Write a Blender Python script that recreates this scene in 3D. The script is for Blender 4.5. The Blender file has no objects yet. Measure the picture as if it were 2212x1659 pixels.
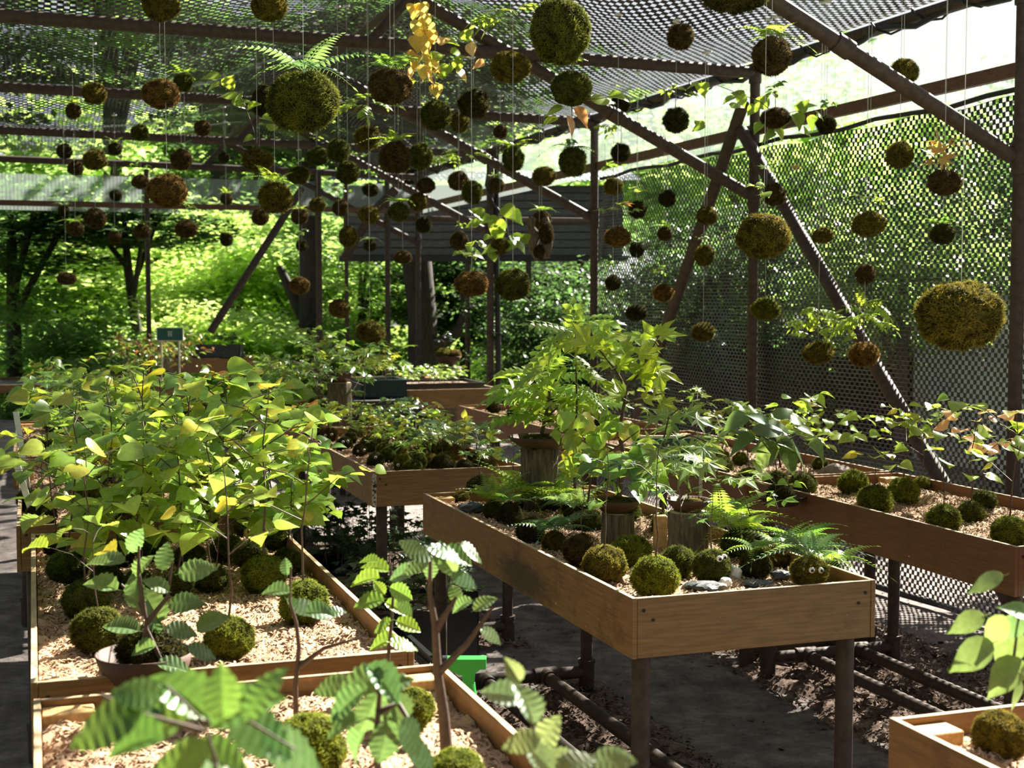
import bpy, bmesh, math, random
import numpy as np
from mathutils import Vector, Matrix, noise

SC = bpy.context.scene
COL = SC.collection
F = 3000.0                     # focal length in pixels of the 2212 wide frame
CAMZ = 1.5
PITCH = math.atan((829.5 - 640) / F)
SP, CP = math.sin(PITCH), math.cos(PITCH)

# ------------------------------------------------------------------ camera, sky, sun, exposure
cam_d = bpy.data.cameras.new('camera')
cam = bpy.data.objects.new('camera', cam_d); COL.objects.link(cam)
cam.location = (0, 0, CAMZ)
cam.rotation_euler = (math.pi / 2 - PITCH, 0, 0)
cam_d.sensor_width = 36.0
cam_d.lens = 36.0 * F / 2212.0
cam_d.clip_end = 300
cam_d.dof.use_dof = True
cam_d.dof.focus_distance = 4.2
cam_d.dof.aperture_fstop = 6.3
SC.camera = cam

SUN_DIR = Vector((0.48, 0.62, 0.62)).normalized()      # towards the sun: behind and to the right
sd = bpy.data.lights.new('sun', 'SUN'); sd.energy = 25.0; sd.angle = math.radians(0.6); sd.color = (1.0, 0.94, 0.82)
sun = bpy.data.objects.new('sun', sd); COL.objects.link(sun)
sun.rotation_euler = (-SUN_DIR).to_track_quat('-Z', 'Y').to_euler()
sun.location = SUN_DIR * 40

world = bpy.data.worlds.new('sky'); SC.world = world; world.use_nodes = True
wn = world.node_tree.nodes; wl = world.node_tree.links; wn.clear()
wo = wn.new('ShaderNodeOutputWorld'); bg = wn.new('ShaderNodeBackground')
sky = wn.new('ShaderNodeTexSky'); sky.sky_type = 'NISHITA'; sky.sun_disc = False
sky.sun_elevation = math.asin(SUN_DIR.z); sky.sun_rotation = math.atan2(SUN_DIR.x, SUN_DIR.y)
sky.dust_density = 3.0
sk = wn.new('ShaderNodeMix'); sk.data_type = 'RGBA'; sk.blend_type = 'MULTIPLY'; sk.inputs[0].default_value = 1.0
wl.new(sky.outputs[0], sk.inputs[6]); sk.inputs[7].default_value = (0.22, 0.22, 0.22, 1)
mx = wn.new('ShaderNodeMix'); mx.data_type = 'RGBA'; mx.inputs[0].default_value = 0.55
wl.new(sk.outputs[2], mx.inputs[6]); mx.inputs[7].default_value = (0.92, 0.96, 1.0, 1)
wl.new(mx.outputs[2], bg.inputs['Color']); bg.inputs['Strength'].default_value = 0.55
wl.new(bg.outputs[0], wo.inputs['Surface'])

SC.view_settings.view_transform = 'Standard'
SC.view_settings.look = 'None'
SC.view_settings.exposure = 0.2
SC.view_settings.gamma = 1.0
SC.view_settings.use_curve_mapping = False

# ------------------------------------------------------------------ geometry helpers
def ray(u, v):
    cx = (u - 1106.0) / F; cy = (829.5 - v) / F
    return Vector((cx, CP + cy * SP, -SP + cy * CP))
def P(u, v, y):
    """point of the place seen at photograph pixel u,v at distance y down the room"""
    r = ray(u, v); k = y / r.y
    return Vector((r.x * k, y, CAMZ + r.z * k))
def G(u, v, z):
    r = ray(u, v); k = (z - CAMZ) / r.z
    return Vector((r.x * k, r.y * k, z))
def qv(v):
    r = ray(1106, v); return -r.z / r.y

ROT = math.atan(0.345)
C2 = Vector((math.cos(ROT), math.sin(ROT), 0))     # across the rows
D2 = Vector((-math.sin(ROT), math.cos(ROT), 0))    # along the rows
ROTM = Matrix.Rotation(ROT, 4, 'Z')

def tag(o, label=None, cat=None, group=None, kind=None):
    if label: o['label'] = label
    if cat: o['category'] = cat
    if group: o['group'] = group
    if kind: o['kind'] = kind
    return o
def empty(name, loc, rz=0.0):
    o = bpy.data.objects.new(name, None); COL.objects.link(o)
    o.location = loc; o.rotation_euler = (0, 0, rz); o.empty_display_size = .05
    return o
def link(name, me, parent=None, loc=None, color=None):
    o = bpy.data.objects.new(name, me); COL.objects.link(o)
    if parent is not None: o.parent = parent
    if loc is not None: o.location = loc
    if color is not None: o.color = (*color, 1)
    return o

class MB:
    def __init__(s): s.v = []; s.f = []; s.sm = []
    def add(s, verts, faces, smooth=False):
        b = len(s.v); s.v.extend([tuple(p) for p in verts])
        s.f.extend([tuple(i + b for i in f) for f in faces]); s.sm.extend([smooth] * len(faces))
    def box(s, lo, hi, M=None, bev=0.0):
        x0, y0, z0 = lo; x1, y1, z1 = hi
        if bev > 0:
            bm = bmesh.new(); bmesh.ops.create_cube(bm, size=1)
            for w in bm.verts:
                w.co = Vector(((x0 + x1) / 2 + w.co.x * (x1 - x0), (y0 + y1) / 2 + w.co.y * (y1 - y0), (z0 + z1) / 2 + w.co.z * (z1 - z0)))
            bmesh.ops.bevel(bm, geom=bm.edges[:], offset=bev, segments=1, affect='EDGES')
            bm.verts.index_update()
            vs = [M @ w.co if M else w.co.copy() for w in bm.verts]
            s.add(vs, [[w.index for w in f.verts] for f in bm.faces]); bm.free(); return
        vs = [Vector((x, y, z)) for z in (z0, z1) for y in (y0, y1) for x in (x0, x1)]
        if M: vs = [M @ p for p in vs]
        s.add(vs, [(0, 2, 3, 1), (4, 5, 7, 6), (0, 1, 5, 4), (2, 6, 7, 3), (0, 4, 6, 2), (1, 3, 7, 5)])
    def tube(s, pts, radii, n=12, caps=True):
        pts = [Vector(p) for p in pts]
        if not hasattr(radii, '__len__'): radii = [radii] * len(pts)
        vs = []; prev = None
        for i, p in enumerate(pts):
            a = pts[max(i - 1, 0)]; b = pts[min(i + 1, len(pts) - 1)]
            t = (b - a).normalized()
            if prev is None:
                prev = t.orthogonal().normalized()
            x = (prev - t * prev.dot(t))
            x = x.normalized() if x.length > 1e-6 else t.orthogonal().normalized()
            prev = x; y = t.cross(x)
            for k in range(n):
                th = 2 * math.pi * k / n
                vs.append(p + (x * math.cos(th) + y * math.sin(th)) * radii[i])
        fs = []
        for i in range(len(pts) - 1):
            for k in range(n):
                k2 = (k + 1) % n
                fs.append((i * n + k, i * n + k2, (i + 1) * n + k2, (i + 1) * n + k))
        s.add(vs, fs, True)
        if caps:
            m = (len(pts) - 1) * n
            s.add(vs[:n], [tuple(range(n - 1, -1, -1))]); s.add(vs[m:m + n], [tuple(range(n))])
    def lathe(s, prof, n=24, c=(0, 0, 0), wob=None):
        c = Vector(c); vs = []
        for j, (r, z) in enumerate(prof):
            for k in range(n):
                th = 2 * math.pi * k / n
                rr = r * (wob(th, z) if wob else 1)
                vs.append(c + Vector((rr * math.cos(th), rr * math.sin(th), z)))
        fs = []
        for j in range(len(prof) - 1):
            for k in range(n):
                k2 = (k + 1) % n
                fs.append((j * n + k, j * n + k2, (j + 1) * n + k2, (j + 1) * n + k))
        fs2 = [tuple(range(n - 1, -1, -1)), tuple((len(prof) - 1) * n + k for k in range(n))]
        b = len(s.v); s.add(vs, fs, True); s.f.extend([tuple(i + b for i in f) for f in fs2]); s.sm.extend([False, False])
    def mesh(s, name, mat):
        me = bpy.data.meshes.new(name); me.from_pydata(s.v, [], s.f); me.materials.append(mat)
        me.polygons.foreach_set('use_smooth', s.sm); me.update(); return me
    def build(s, name, mat, parent=None, loc=None, color=None):
        return link(name, s.mesh(name, mat), parent, loc, color)

def mesh_np(name, V, faces, mat, smooth=False):
    """V (n,3); faces list of int arrays (m,k)"""
    me = bpy.data.meshes.new(name)
    V = np.asarray(V, dtype=np.float32)
    me.vertices.add(len(V)); me.vertices.foreach_set('co', V.ravel())
    loops = np.concatenate([f.ravel() for f in faces]).astype(np.int32)
    tot = np.concatenate([np.full(len(f), f.shape[1], dtype=np.int32) for f in faces])
    st = np.concatenate([[0], np.cumsum(tot)[:-1]]).astype(np.int32)
    me.loops.add(len(loops)); me.loops.foreach_set('vertex_index', loops)
    me.polygons.add(len(tot)); me.polygons.foreach_set('loop_start', st); me.polygons.foreach_set('loop_total', tot)
    if smooth: me.polygons.foreach_set('use_smooth', np.ones(len(tot), dtype=bool))
    me.materials.append(mat); me.update(calc_edges=True); me.validate()
    return me

# ------------------------------------------------------------------ materials
def newmat(name):
    m = bpy.data.materials.new(name); m.use_nodes = True
    nt = m.node_tree; b = nt.nodes['Principled BSDF']
    return m, nt, b
def noise_node(nt, scale, detail=4, rough=.6, coord='Object', stretch=None):
    tc = nt.nodes.new('ShaderNodeTexCoord'); n = nt.nodes.new('ShaderNodeTexNoise')
    n.inputs['Scale'].default_value = scale; n.inputs['Detail'].default_value = detail; n.inputs['Roughness'].default_value = rough
    if stretch:
        mp = nt.nodes.new('ShaderNodeMapping'); mp.inputs['Scale'].default_value = stretch
        nt.links.new(tc.outputs[coord], mp.inputs[0]); nt.links.new(mp.outputs[0], n.inputs['Vector'])
    else: nt.links.new(tc.outputs[coord], n.inputs['Vector'])
    return n
def ramp(nt, src, stops):
    r = nt.nodes.new('ShaderNodeValToRGB'); e = r.color_ramp.elements
    while len(e) < len(stops): e.new(.5)
    for el, (p, c) in zip(e, stops): el.position = p; el.color = (*c, 1)
    nt.links.new(src, r.inputs[0]); return r
def bump(nt, b, src, strength, dist=.01):
    n = nt.nodes.new('ShaderNodeBump'); n.inputs['Strength'].default_value = strength; n.inputs['Distance'].default_value = dist
    nt.links.new(src, n.inputs['Height']); nt.links.new(n.outputs[0], b.inputs['Normal'])
def simple(name, col, rough=.5, var=.25, scale=20, bmp=0, stretch=None, spec=.5, metal=0):
    m, nt, b = newmat(name)
    n = noise_node(nt, scale, stretch=stretch)
    lo = tuple(c * (1 - var) for c in col); hi = tuple(min(1, c * (1 + var)) for c in col)
    r = ramp(nt, n.outputs[0], [(.3, lo), (.7, hi)])
    nt.links.new(r.outputs[0], b.inputs['Base Color']); b.inputs['Roughness'].default_value = rough
    b.inputs['Specular IOR Level'].default_value = spec; b.inputs['Metallic'].default_value = metal
    if bmp: bump(nt, b, n.outputs[0], bmp)
    return m

M = {}
# plywood: long grain streaks, blotchy stain, pale scuffs
def ply(name, c0, c1, dirt=.55):
    m, nt, b = newmat(name)
    g = noise_node(nt, 6, 6, .65, stretch=(1.5, 1.5, 22))
    r = ramp(nt, g.outputs[0], [(.25, c0), (.75, c1)])
    d = noise_node(nt, 3.2, 5, .7)
    dr = ramp(nt, d.outputs[0], [(.30, (.16, .11, .07)), (.46, (1, 1, 1))])
    mm = nt.nodes.new('ShaderNodeMix'); mm.data_type = 'RGBA'; mm.blend_type = 'MULTIPLY'; mm.inputs[0].default_value = dirt
    nt.links.new(r.outputs[0], mm.inputs[6]); nt.links.new(dr.outputs[0], mm.inputs[7])
    s = noise_node(nt, 26, 3, .6, stretch=(1, 1, 1.6))
    sr = ramp(nt, s.outputs[0], [(.72, (0, 0, 0)), (.76, (1, 1, 1))])
    m2 = nt.nodes.new('ShaderNodeMix'); m2.data_type = 'RGBA'
    nt.links.new(sr.outputs[0], m2.inputs[0]); nt.links.new(mm.outputs[2], m2.inputs[6]); m2.inputs[7].default_value = (.62, .48, .34, 1)
    nt.links.new(m2.outputs[2], b.inputs['Base Color']); b.inputs['Roughness'].default_value = .55
    bump(nt, b, g.outputs[0], .15, .003)
    return m
M['ply'] = ply('plywood', (.125, .060, .017), (.33, .175, .058), .8)
def grime_ply():
    m = ply('plywood_grimy', (.125, .060, .017), (.33, .175, .058), .8); nt = m.node_tree; b = nt.nodes['Principled BSDF']
    src = b.inputs['Base Color'].links[0].from_socket
    tc = nt.nodes.new('ShaderNodeTexCoord'); mp = nt.nodes.new('ShaderNodeMapping'); mp.vector_type = 'POINT'
    mp.inputs['Location'].default_value = (0, -.80 / .42, -.672 / .10); mp.inputs['Scale'].default_value = (0, 1 / .42, 1 / .10)
    nt.links.new(tc.outputs['Object'], mp.inputs[0]); g = nt.nodes.new('ShaderNodeTexGradient'); g.gradient_type = 'SPHERICAL'; nt.links.new(mp.outputs[0], g.inputs[0])
    n = noise_node(nt, 34, 6, .75, stretch=(1, .45, 1.6)); a = nt.nodes.new('ShaderNodeMath'); a.operation = 'MULTIPLY'; nt.links.new(g.outputs['Fac'], a.inputs[0]); nt.links.new(n.outputs[0], a.inputs[1])
    r = ramp(nt, a.outputs[0], [(.14, (0, 0, 0)), (.34, (.85, .85, .85))]); mm = nt.nodes.new('ShaderNodeMix'); mm.data_type = 'RGBA'
    nt.links.new(r.outputs[0], mm.inputs[0]); nt.links.new(src, mm.inputs[6]); mm.inputs[7].default_value = (.028, .018, .010, 1); nt.links.new(mm.outputs[2], b.inputs['Base Color'])
    return m
M['grimy'] = grime_ply()
M['ply_red'] = ply('plywood_red', (.15, .058, .022), (.26, .112, .044), .3)
M['edge'] = simple('plywood_edge', (.42, .30, .17), .7, .5, 30, .2, (1, .15, 1))
M['block'] = simple('wood_block', (.62, .38, .15), .6, .25, 14, .1, (6, 1, 6))
M['pipe'] = simple('brown_pipe', (.066, .045, .034), .6, .35, 30, .05, spec=.3)
M['net'] = simple('black_net', (.022, .022, .027), .35, .3, 30)
M['thread'] = simple('lit_grey_thread', (.22, .22, .24), .5, .2, 30)  # grey lightened to hold the light the threads catch
M['cable'] = simple('black_cable', (.012, .012, .013), .5, .3, 30)
M['string'] = simple('white_string', (.75, .75, .72), .5, .1, 30)
M['beam'] = simple('wood_beam', (.13, .062, .038), .6, .4, 20, .1, (1, 1, 8))
M['stem'] = simple('bark_stem', (.075, .045, .03), .6, .4, 60, .1)
M['stemg'] = simple('green_stem', (.10, .13, .03), .5, .3, 60)
M['log'] = simple('old_bark', (.13, .10, .065), .9, .65, 28, .9, (3, 3, .5))
M['trunk'] = simple('tree_bark', (.045, .035, .03), .9, .5, 14, .8, (3, 3, .5))
M['bowl'] = simple('clay_bowl', (.085, .04, .025), .7, .25, 14, .05)
M['black'] = simple('black_plastic', (.012, .013, .014), .4, .3, 20)
M['teal'] = simple('teal_plastic', (.008, .045, .05), .4, .3, 20)
M['slate'] = simple('dark_slate', (.035, .043, .045), .5, .5, 30, .4)
M['quartz'] = simple('white_quartz', (.8, .8, .78), .45, .15, 30, .4)
M['rock'] = simple('brown_rock', (.20, .15, .125), .8, .45, 50, .6)
M['greenp'] = simple('green_plastic', (.03, .42, .05), .35, .1, 20)
M['white'] = simple('white_plastic', (.75, .75, .72), .4, .08, 20)
M['eye'] = simple('eye_white', (.82, .82, .8), .25, .03, 20)
M['pupil'] = simple('eye_black', (.01, .01, .01), .2, .1, 20)
M['sign'] = simple('green_board', (.008, .11, .085), .45, .2, 10)
M['signframe'] = simple('pale_frame', (.62, .60, .42), .5, .1, 20)
M['signtext'] = simple('white_letter', (.75, .78, .74), .5, .05, 20)
M['plank'] = simple('grey_plank', (.085, .08, .075), .7, .5, 12, .3, (1, 1, 9))
M['plaster'] = simple('cream_plaster', (.62, .56, .42), .8, .1, 5, .1)
M['tile'] = simple('grey_roof', (.27, .30, .33), .5, .2, 12, .1)
M['stake'] = simple('pale_stake', (.72, .74, .62), .5, .1, 20)
M['dark'] = simple('dark_timber', (.02, .017, .015), .7, .4, 20, .2)
M['greywall'] = simple('grey_wall', (.72, .73, .75), .8, .15, 4, .1)

def moss_mat():
    m, nt, b = newmat('moss')
    oi = nt.nodes.new('ShaderNodeObjectInfo')
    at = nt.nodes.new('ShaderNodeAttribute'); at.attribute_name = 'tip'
    n = noise_node(nt, 2.6, 5, .65)
    r = ramp(nt, n.outputs[0], [(.34, (.28, .24, .18)), (.50, (.95, .95, .9)), (.68, (1.45, 1.28, .8))])
    a = nt.nodes.new('ShaderNodeMix'); a.data_type = 'RGBA'; a.blend_type = 'MULTIPLY'; a.inputs[0].default_value = .85
    nt.links.new(oi.outputs['Color'], a.inputs[6]); nt.links.new(r.outputs[0], a.inputs[7])
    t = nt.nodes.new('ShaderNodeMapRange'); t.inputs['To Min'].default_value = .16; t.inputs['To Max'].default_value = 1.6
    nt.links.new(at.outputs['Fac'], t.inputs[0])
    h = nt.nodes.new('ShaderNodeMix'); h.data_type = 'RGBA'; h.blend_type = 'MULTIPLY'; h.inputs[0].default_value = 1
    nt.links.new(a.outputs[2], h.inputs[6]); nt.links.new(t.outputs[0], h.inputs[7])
    nt.links.new(h.outputs[2], b.inputs['Base Color']); b.inputs['Roughness'].default_value = .8
    b.inputs['Specular IOR Level'].default_value = .15
    tr = nt.nodes.new('ShaderNodeBsdfTranslucent'); ms = nt.nodes.new('ShaderNodeMixShader')
    tf = nt.nodes.new('ShaderNodeMath'); tf.operation = 'MULTIPLY'; tf.inputs[1].default_value = .62; nt.links.new(at.outputs['Fac'], tf.inputs[0]); nt.links.new(tf.outputs[0], ms.inputs[0])
    nt.links.new(h.outputs[2], tr.inputs[0]); nt.links.new(b.outputs[0], ms.inputs[1]); nt.links.new(tr.outputs[0], ms.inputs[2])
    nt.links.new(ms.outputs[0], nt.nodes['Material Output'].inputs['Surface'])
    return m
M['moss'] = moss_mat()

def leaf_mat(name, objcol=True, col=(.1, .2, .03), trans=.45, rough=.35, var=(.55, 1.5), tint=(1.9, 1.7, 1.0)):
    m, nt, b = newmat(name)
    if objcol:
        oi = nt.nodes.new('ShaderNodeObjectInfo'); src = oi.outputs['Color']
        n = noise_node(nt, 5, 3, .6)
        r = ramp(nt, n.outputs[0], [(.3, (.8,) * 3), (.7, (1.15,) * 3)])
    else:
        rgb = nt.nodes.new('ShaderNodeRGB'); rgb.outputs[0].default_value = (*col, 1); src = rgb.outputs[0]
        n = noise_node(nt, 4.5, 5, .75)
        r = ramp(nt, n.outputs[0], [(.32, (var[0], var[0] * 1.08, var[0])), (.68, (var[1], var[1] * .95, var[1] * .9))])
    a = nt.nodes.new('ShaderNodeMix'); a.data_type = 'RGBA'; a.blend_type = 'MULTIPLY'; a.inputs[0].default_value = 1
    nt.links.new(src, a.inputs[6]); nt.links.new(r.outputs[0], a.inputs[7])
    nt.links.new(a.outputs[2], b.inputs['Base Color']); b.inputs['Roughness'].default_value = rough
    tr = nt.nodes.new('ShaderNodeBsdfTranslucent'); ms = nt.nodes.new('ShaderNodeMixShader'); ms.inputs[0].default_value = trans
    tc = nt.nodes.new('ShaderNodeMix'); tc.data_type = 'RGBA'; tc.blend_type = 'MULTIPLY'; tc.inputs[0].default_value = 1
    nt.links.new(a.outputs[2], tc.inputs[6]); tc.inputs[7].default_value = (*tint, 1)
    nt.links.new(tc.outputs[2], tr.inputs[0]); nt.links.new(b.outputs[0], ms.inputs[1]); nt.links.new(tr.outputs[0], ms.inputs[2])
    nt.links.new(ms.outputs[0], nt.nodes['Material Output'].inputs['Surface'])
    return m
M['leaf'] = leaf_mat('leaf', rough=.28)
M['tree'] = leaf_mat('tree_leaf', True, trans=.62, rough=.30, tint=(2.0, 2.0, 1.5))

def bed_mat():
    m, nt, b = newmat('dry_sphagnum')
    n = noise_node(nt, 9, 6, .7)
    r = ramp(nt, n.outputs[0], [(.25, (.20, .115, .06)), (.5, (.48, .31, .18)), (.75, (.66, .47, .30))])
    nt.links.new(r.outputs[0], b.inputs['Base Color']); b.inputs['Roughness'].default_value = .85
    n2 = noise_node(nt, 120, 4, .7); bump(nt, b, n2.outputs[0], .7, .006)
    return m
M['bed'] = bed_mat()

def soil_mat(name, lo, mid, hi, sc=7, bs=.8):
    m, nt, b = newmat(name)
    n = noise_node(nt, sc, 8, .7)
    r = ramp(nt, n.outputs[0], [(.3, lo), (.5, mid), (.72, hi)])
    nt.links.new(r.outputs[0], b.inputs['Base Color']); b.inputs['Roughness'].default_value = .85
    b.inputs['Roughness'].default_value = 1; b.inputs['Specular IOR Level'].default_value = .1
    n2 = noise_node(nt, 70, 6, .75); bump(nt, b, n2.outputs[0], bs, .012)
    return m
M['soil'] = soil_mat('dark_grit', (.11, .095, .092), (.23, .20, .19), (.42, .37, .345))
M['mulch'] = soil_mat('bark_mulch', (.07, .046, .036), (.22, .16, .13), (.42, .33, .28), 30)
M['forest'] = soil_mat('forest_floor', (.06, .10, .015), (.16, .25, .03), (.28, .34, .06), 2)

def poly_mat():
    m, nt, b = newmat('corrugated_plastic')
    b.inputs['Base Color'].default_value = (.85, .9, .88, 1); b.inputs['Roughness'].default_value = .25
    tr = nt.nodes.new('ShaderNodeBsdfTranslucent'); tr.inputs[0].default_value = (.34, .39, .38, 1)
    tp = nt.nodes.new('ShaderNodeBsdfTransparent'); tp.inputs[0].default_value = (.74, .82, .79, 1)
    m1 = nt.nodes.new('ShaderNodeMixShader'); m1.inputs[0].default_value = .35
    m2 = nt.nodes.new('ShaderNodeMixShader'); m2.inputs[0].default_value = .62
    nt.links.new(b.outputs[0], m1.inputs[2]); nt.links.new(tr.outputs[0], m1.inputs[1])
    nt.links.new(m1.outputs[0], m2.inputs[1]); nt.links.new(tp.outputs[0], m2.inputs[2])
    nt.links.new(m2.outputs[0], nt.nodes['Material Output'].inputs['Surface'])
    return m
M['poly'] = poly_mat()

# ------------------------------------------------------------------ setting: ground
def ground(name, x0, x1, y0, y1, step, z, amp, mat, seed=0):
    nx = int((x1 - x0) / step) + 1; ny = int((y1 - y0) / step) + 1
    xs = np.linspace(x0, x1, nx); ys = np.linspace(y0, y1, ny)
    X, Y = np.meshgrid(xs, ys)
    Z = np.array([noise.fractal(Vector((a * 1.3, b * 1.3, seed)), 1.0, 2.0, 4) for a, b in zip(X.ravel(), Y.ravel())]) * amp + z if amp else np.full(X.size, z)
    V = np.stack([X.ravel(), Y.ravel(), Z], 1)
    i = np.arange(ny - 1)[:, None] * nx + np.arange(nx - 1)[None, :]; i = i.ravel()
    Q = np.stack([i, i + 1, i + nx + 1, i + nx], 1)
    o = link(name, mesh_np(name, V, [Q], mat, True)); tag(o, kind='structure'); return o
ground('floor', -7, 4.5, 0, 17, .09, -.02, .018, M['soil'])
terr = ground('terrain', -45, 40, -6, 75, 1.0, -.09, .0, M['forest'], 4)

# mounds of bark mulch under the tables
def Wp(x0, y0, lx, ly, z=0):
    return Vector((x0, y0, 0)) + C2 * lx + D2 * ly + Vector((0, 0, z))

PW = Vector((2.03, 6.43, 0))
def W(s, t, z): return PW + D2 * s - C2 * t + Vector((0, 0, z))
def s_of_y(y): return (y - 6.43) / D2.y

# ------------------------------------------------------------------ setting: posts, pipes, roof frame
POST_Y = [6.0, 8.2, 10.52, 12.9, 15.3]
POST_S = [s_of_y(y) for y in POST_Y]
post_names = ['brown steel post at the right edge of the netting wall', 'brown steel post behind the leaning braces in the netting wall',
              'brown steel post where the netting wall ends', 'thick brown post strapped with black cables beyond the netting', 'brown corner post of the clear far wall']
def pipe(name, pts, r, label, group=None, n=14, cat='pipe', parent=None):
    m = MB(); m.tube(pts, r, n)
    o = m.build(name, M['pipe'], parent)
    if parent is None: tag(o, label, cat, group)
    return o
def collar(p, axis, r, parent, l=.05):
    m = MB(); a = Vector(axis).normalized() * l / 2
    m.tube([Vector(p) - a, Vector(p) + a], r, 14); return m.build('clamp', M['pipe'], parent)
for i, s in enumerate(POST_S):
    base = W(s, 0, 0)
    root = empty('steel_post', base); tag(root, post_names[i], 'post', 'steel posts of the shade house')
    m = MB(); r = .030 if i != 3 else .034
    m.tube([(0, 0, -.1), (0, 0, 2.84)], r, 16); m.build('upright', M['pipe'], root)
    m = MB(); m.tube([(0, 0, 2.02), (0, 0, 2.16)], r + .008, 16); m.build('clamp', M['pipe'], root)
    m = MB(); m.tube([(0, 0, 2.74), (0, 0, 2.83)], r + .008, 16); m.build('clamp', M['pipe'], root)
    if i == 3:
        for dx, dy in ((.055, .01), (.075, -.03)):
            m = MB(); m.tube([(dx, dy, 0), (dx + .01, dy, 1.0), (dx - .01, dy, 2.0), (dx, dy, 2.8)], .016, 8); m.build('cable', M['cable'], root)
        for z in (.75, 1.15, 1.9):
            m = MB(); m.tube([(.03, 0, z), (.03, 0, z + .012)], .085, 14); m.build('strap', M['cable'], root)
# eave pipe with wrapped net edge
m = MB(); m.tube([W(-6.5, 0, 2.83), W(POST_S[-1] + .1, 0, 2.83)], .032, 14)
er = empty('eave_pipe', W(0, 0, 2.83)); er_o = m.build('pipe', M['pipe']); er_o.parent = er; er_o.matrix_parent_inverse = Matrix.Translation(-W(0, 0, 2.83))
tag(er, 'long brown eave pipe bound with black netting above the clear plastic', 'pipe')
m = MB(); pts = []
rng = random.Random(5)
for k in range(240):
    s = -5.5 + k * .062
    a = k * 1.15
    pts.append(W(s, .0 + .045 * math.cos(a), 2.83 + .045 * math.sin(a)))
m.tube(pts, .006, 5, False); o = m.build('binding_cord', M['cable'], er); o.matrix_parent_inverse = Matrix.Translation(-W(0, 0, 2.83))
m = MB(); pts = [W(-5.5 + k * .16, .02 + .02 * math.sin(k * .9), 2.80 + .025 * math.sin(k * 1.7)) for k in range(92)]
m.tube(pts, .014, 6, False); o = m.build('net_hem', M['cable'], er); o.matrix_parent_inverse = Matrix.Translation(-W(0, 0, 2.83))

# cross beams, rafters, king posts
tie_lab = ['nearest brown tie beam, crossing the netted roof to the leaning braces', 'second brown tie beam, meeting the post where netting ends',
           'third brown tie beam, running to the cable-strapped post', 'farthest brown tie beam, just above the clear far wall']
raf_lab = ['brown rafter sloping down to the post at the right edge', 'brown rafter sloping down to the post behind the leaning braces',
           'brown rafter sloping down to the post where netting ends', 'brown rafter sloping down to the cable-strapped post', 'brown rafter sloping down to the far corner post']
for i, s in enumerate(POST_S):
    if i > 0:
        tie_r = .034
        pipe('tie_beam', [W(s, 0, 2.80), W(s, 2.2, 2.84), W(s, 7.5, 2.90)], tie_r, tie_lab[i - 1], 'roof tie beams')
    else:
        pipe('tie_beam', [W(s, 0, 2.80), W(s, 7.5, 2.90)], .034, 'brown tie beam over the near end of the roof netting', 'roof tie beams')
    a = W(s + .02, .03, 2.10); b = W(s + .02, 2.05, 3.10)
    rr = empty('rafter', W(s + .02, .03, 2.10)); tag(rr, raf_lab[i], 'pipe', 'roof rafters')
    o = pipe('pipe', [(0, 0, 0), b - a], .034, None, parent=rr)
    m = MB(); m.tube([b - a + Vector((0, 0, .02)), b - a - C2 * .25 + Vector((0, 0, -.26))], .026, 12); m.build('strut', M['pipe'], rr)
    m = MB(); dd = (b - a).normalized(); m.tube([dd * .9, dd * .98], .042, 14); m.build('clamp', M['pipe'], rr)
for k, (s0, z, lab) in enumerate([(0, 2.86, 'brown lengthwise roof pipe left of the ridge joints')]):
    pipe('roof_pipe', [W(-3, 4.6, 2.90), W(POST_S[-1], 4.6, 2.90)], .026, lab)
pipe('ridge_pipe', [W(POST_S[1] - 2.3, 2.05, 3.13), W(POST_S[-1], 2.05, 3.13)], .022, 'brown ridge pipe joining the rafter tops under the netting')

# leaning braces on the netting wall
def world_pipe(name, pts, r, label, cat='pipe', group=None):
    return pipe(name, pts, r, label, group, 16, cat)
world_pipe('brace', [W(POST_S[1] + .05, .06, 2.47), W(s_of_y(5.65), .12, 0.0)], .036, 'thick brown pipe brace leaning from mid post down to the right', 'brace')
b2 = P(1410, 792, 9.45)
world_pipe('brace', [P(1606, 222, 8.15), b2, P(1375, 905, 9.9)], .036, 'brown pipe brace leaning down to the left across the netting', 'brace')
world_pipe('far_brace', [P(652, 408, 14.3), P(455, 716, 13.6)], .038, 'dark diagonal brace in front of the sunlit trees', 'brace')
world_pipe('plank_brace', [P(856, 408, 14.95), P(808, 456, 14.97), P(743, 560, 15.03)], .05, 'weathered grey timber brace below the far rafters', 'brace')

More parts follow.
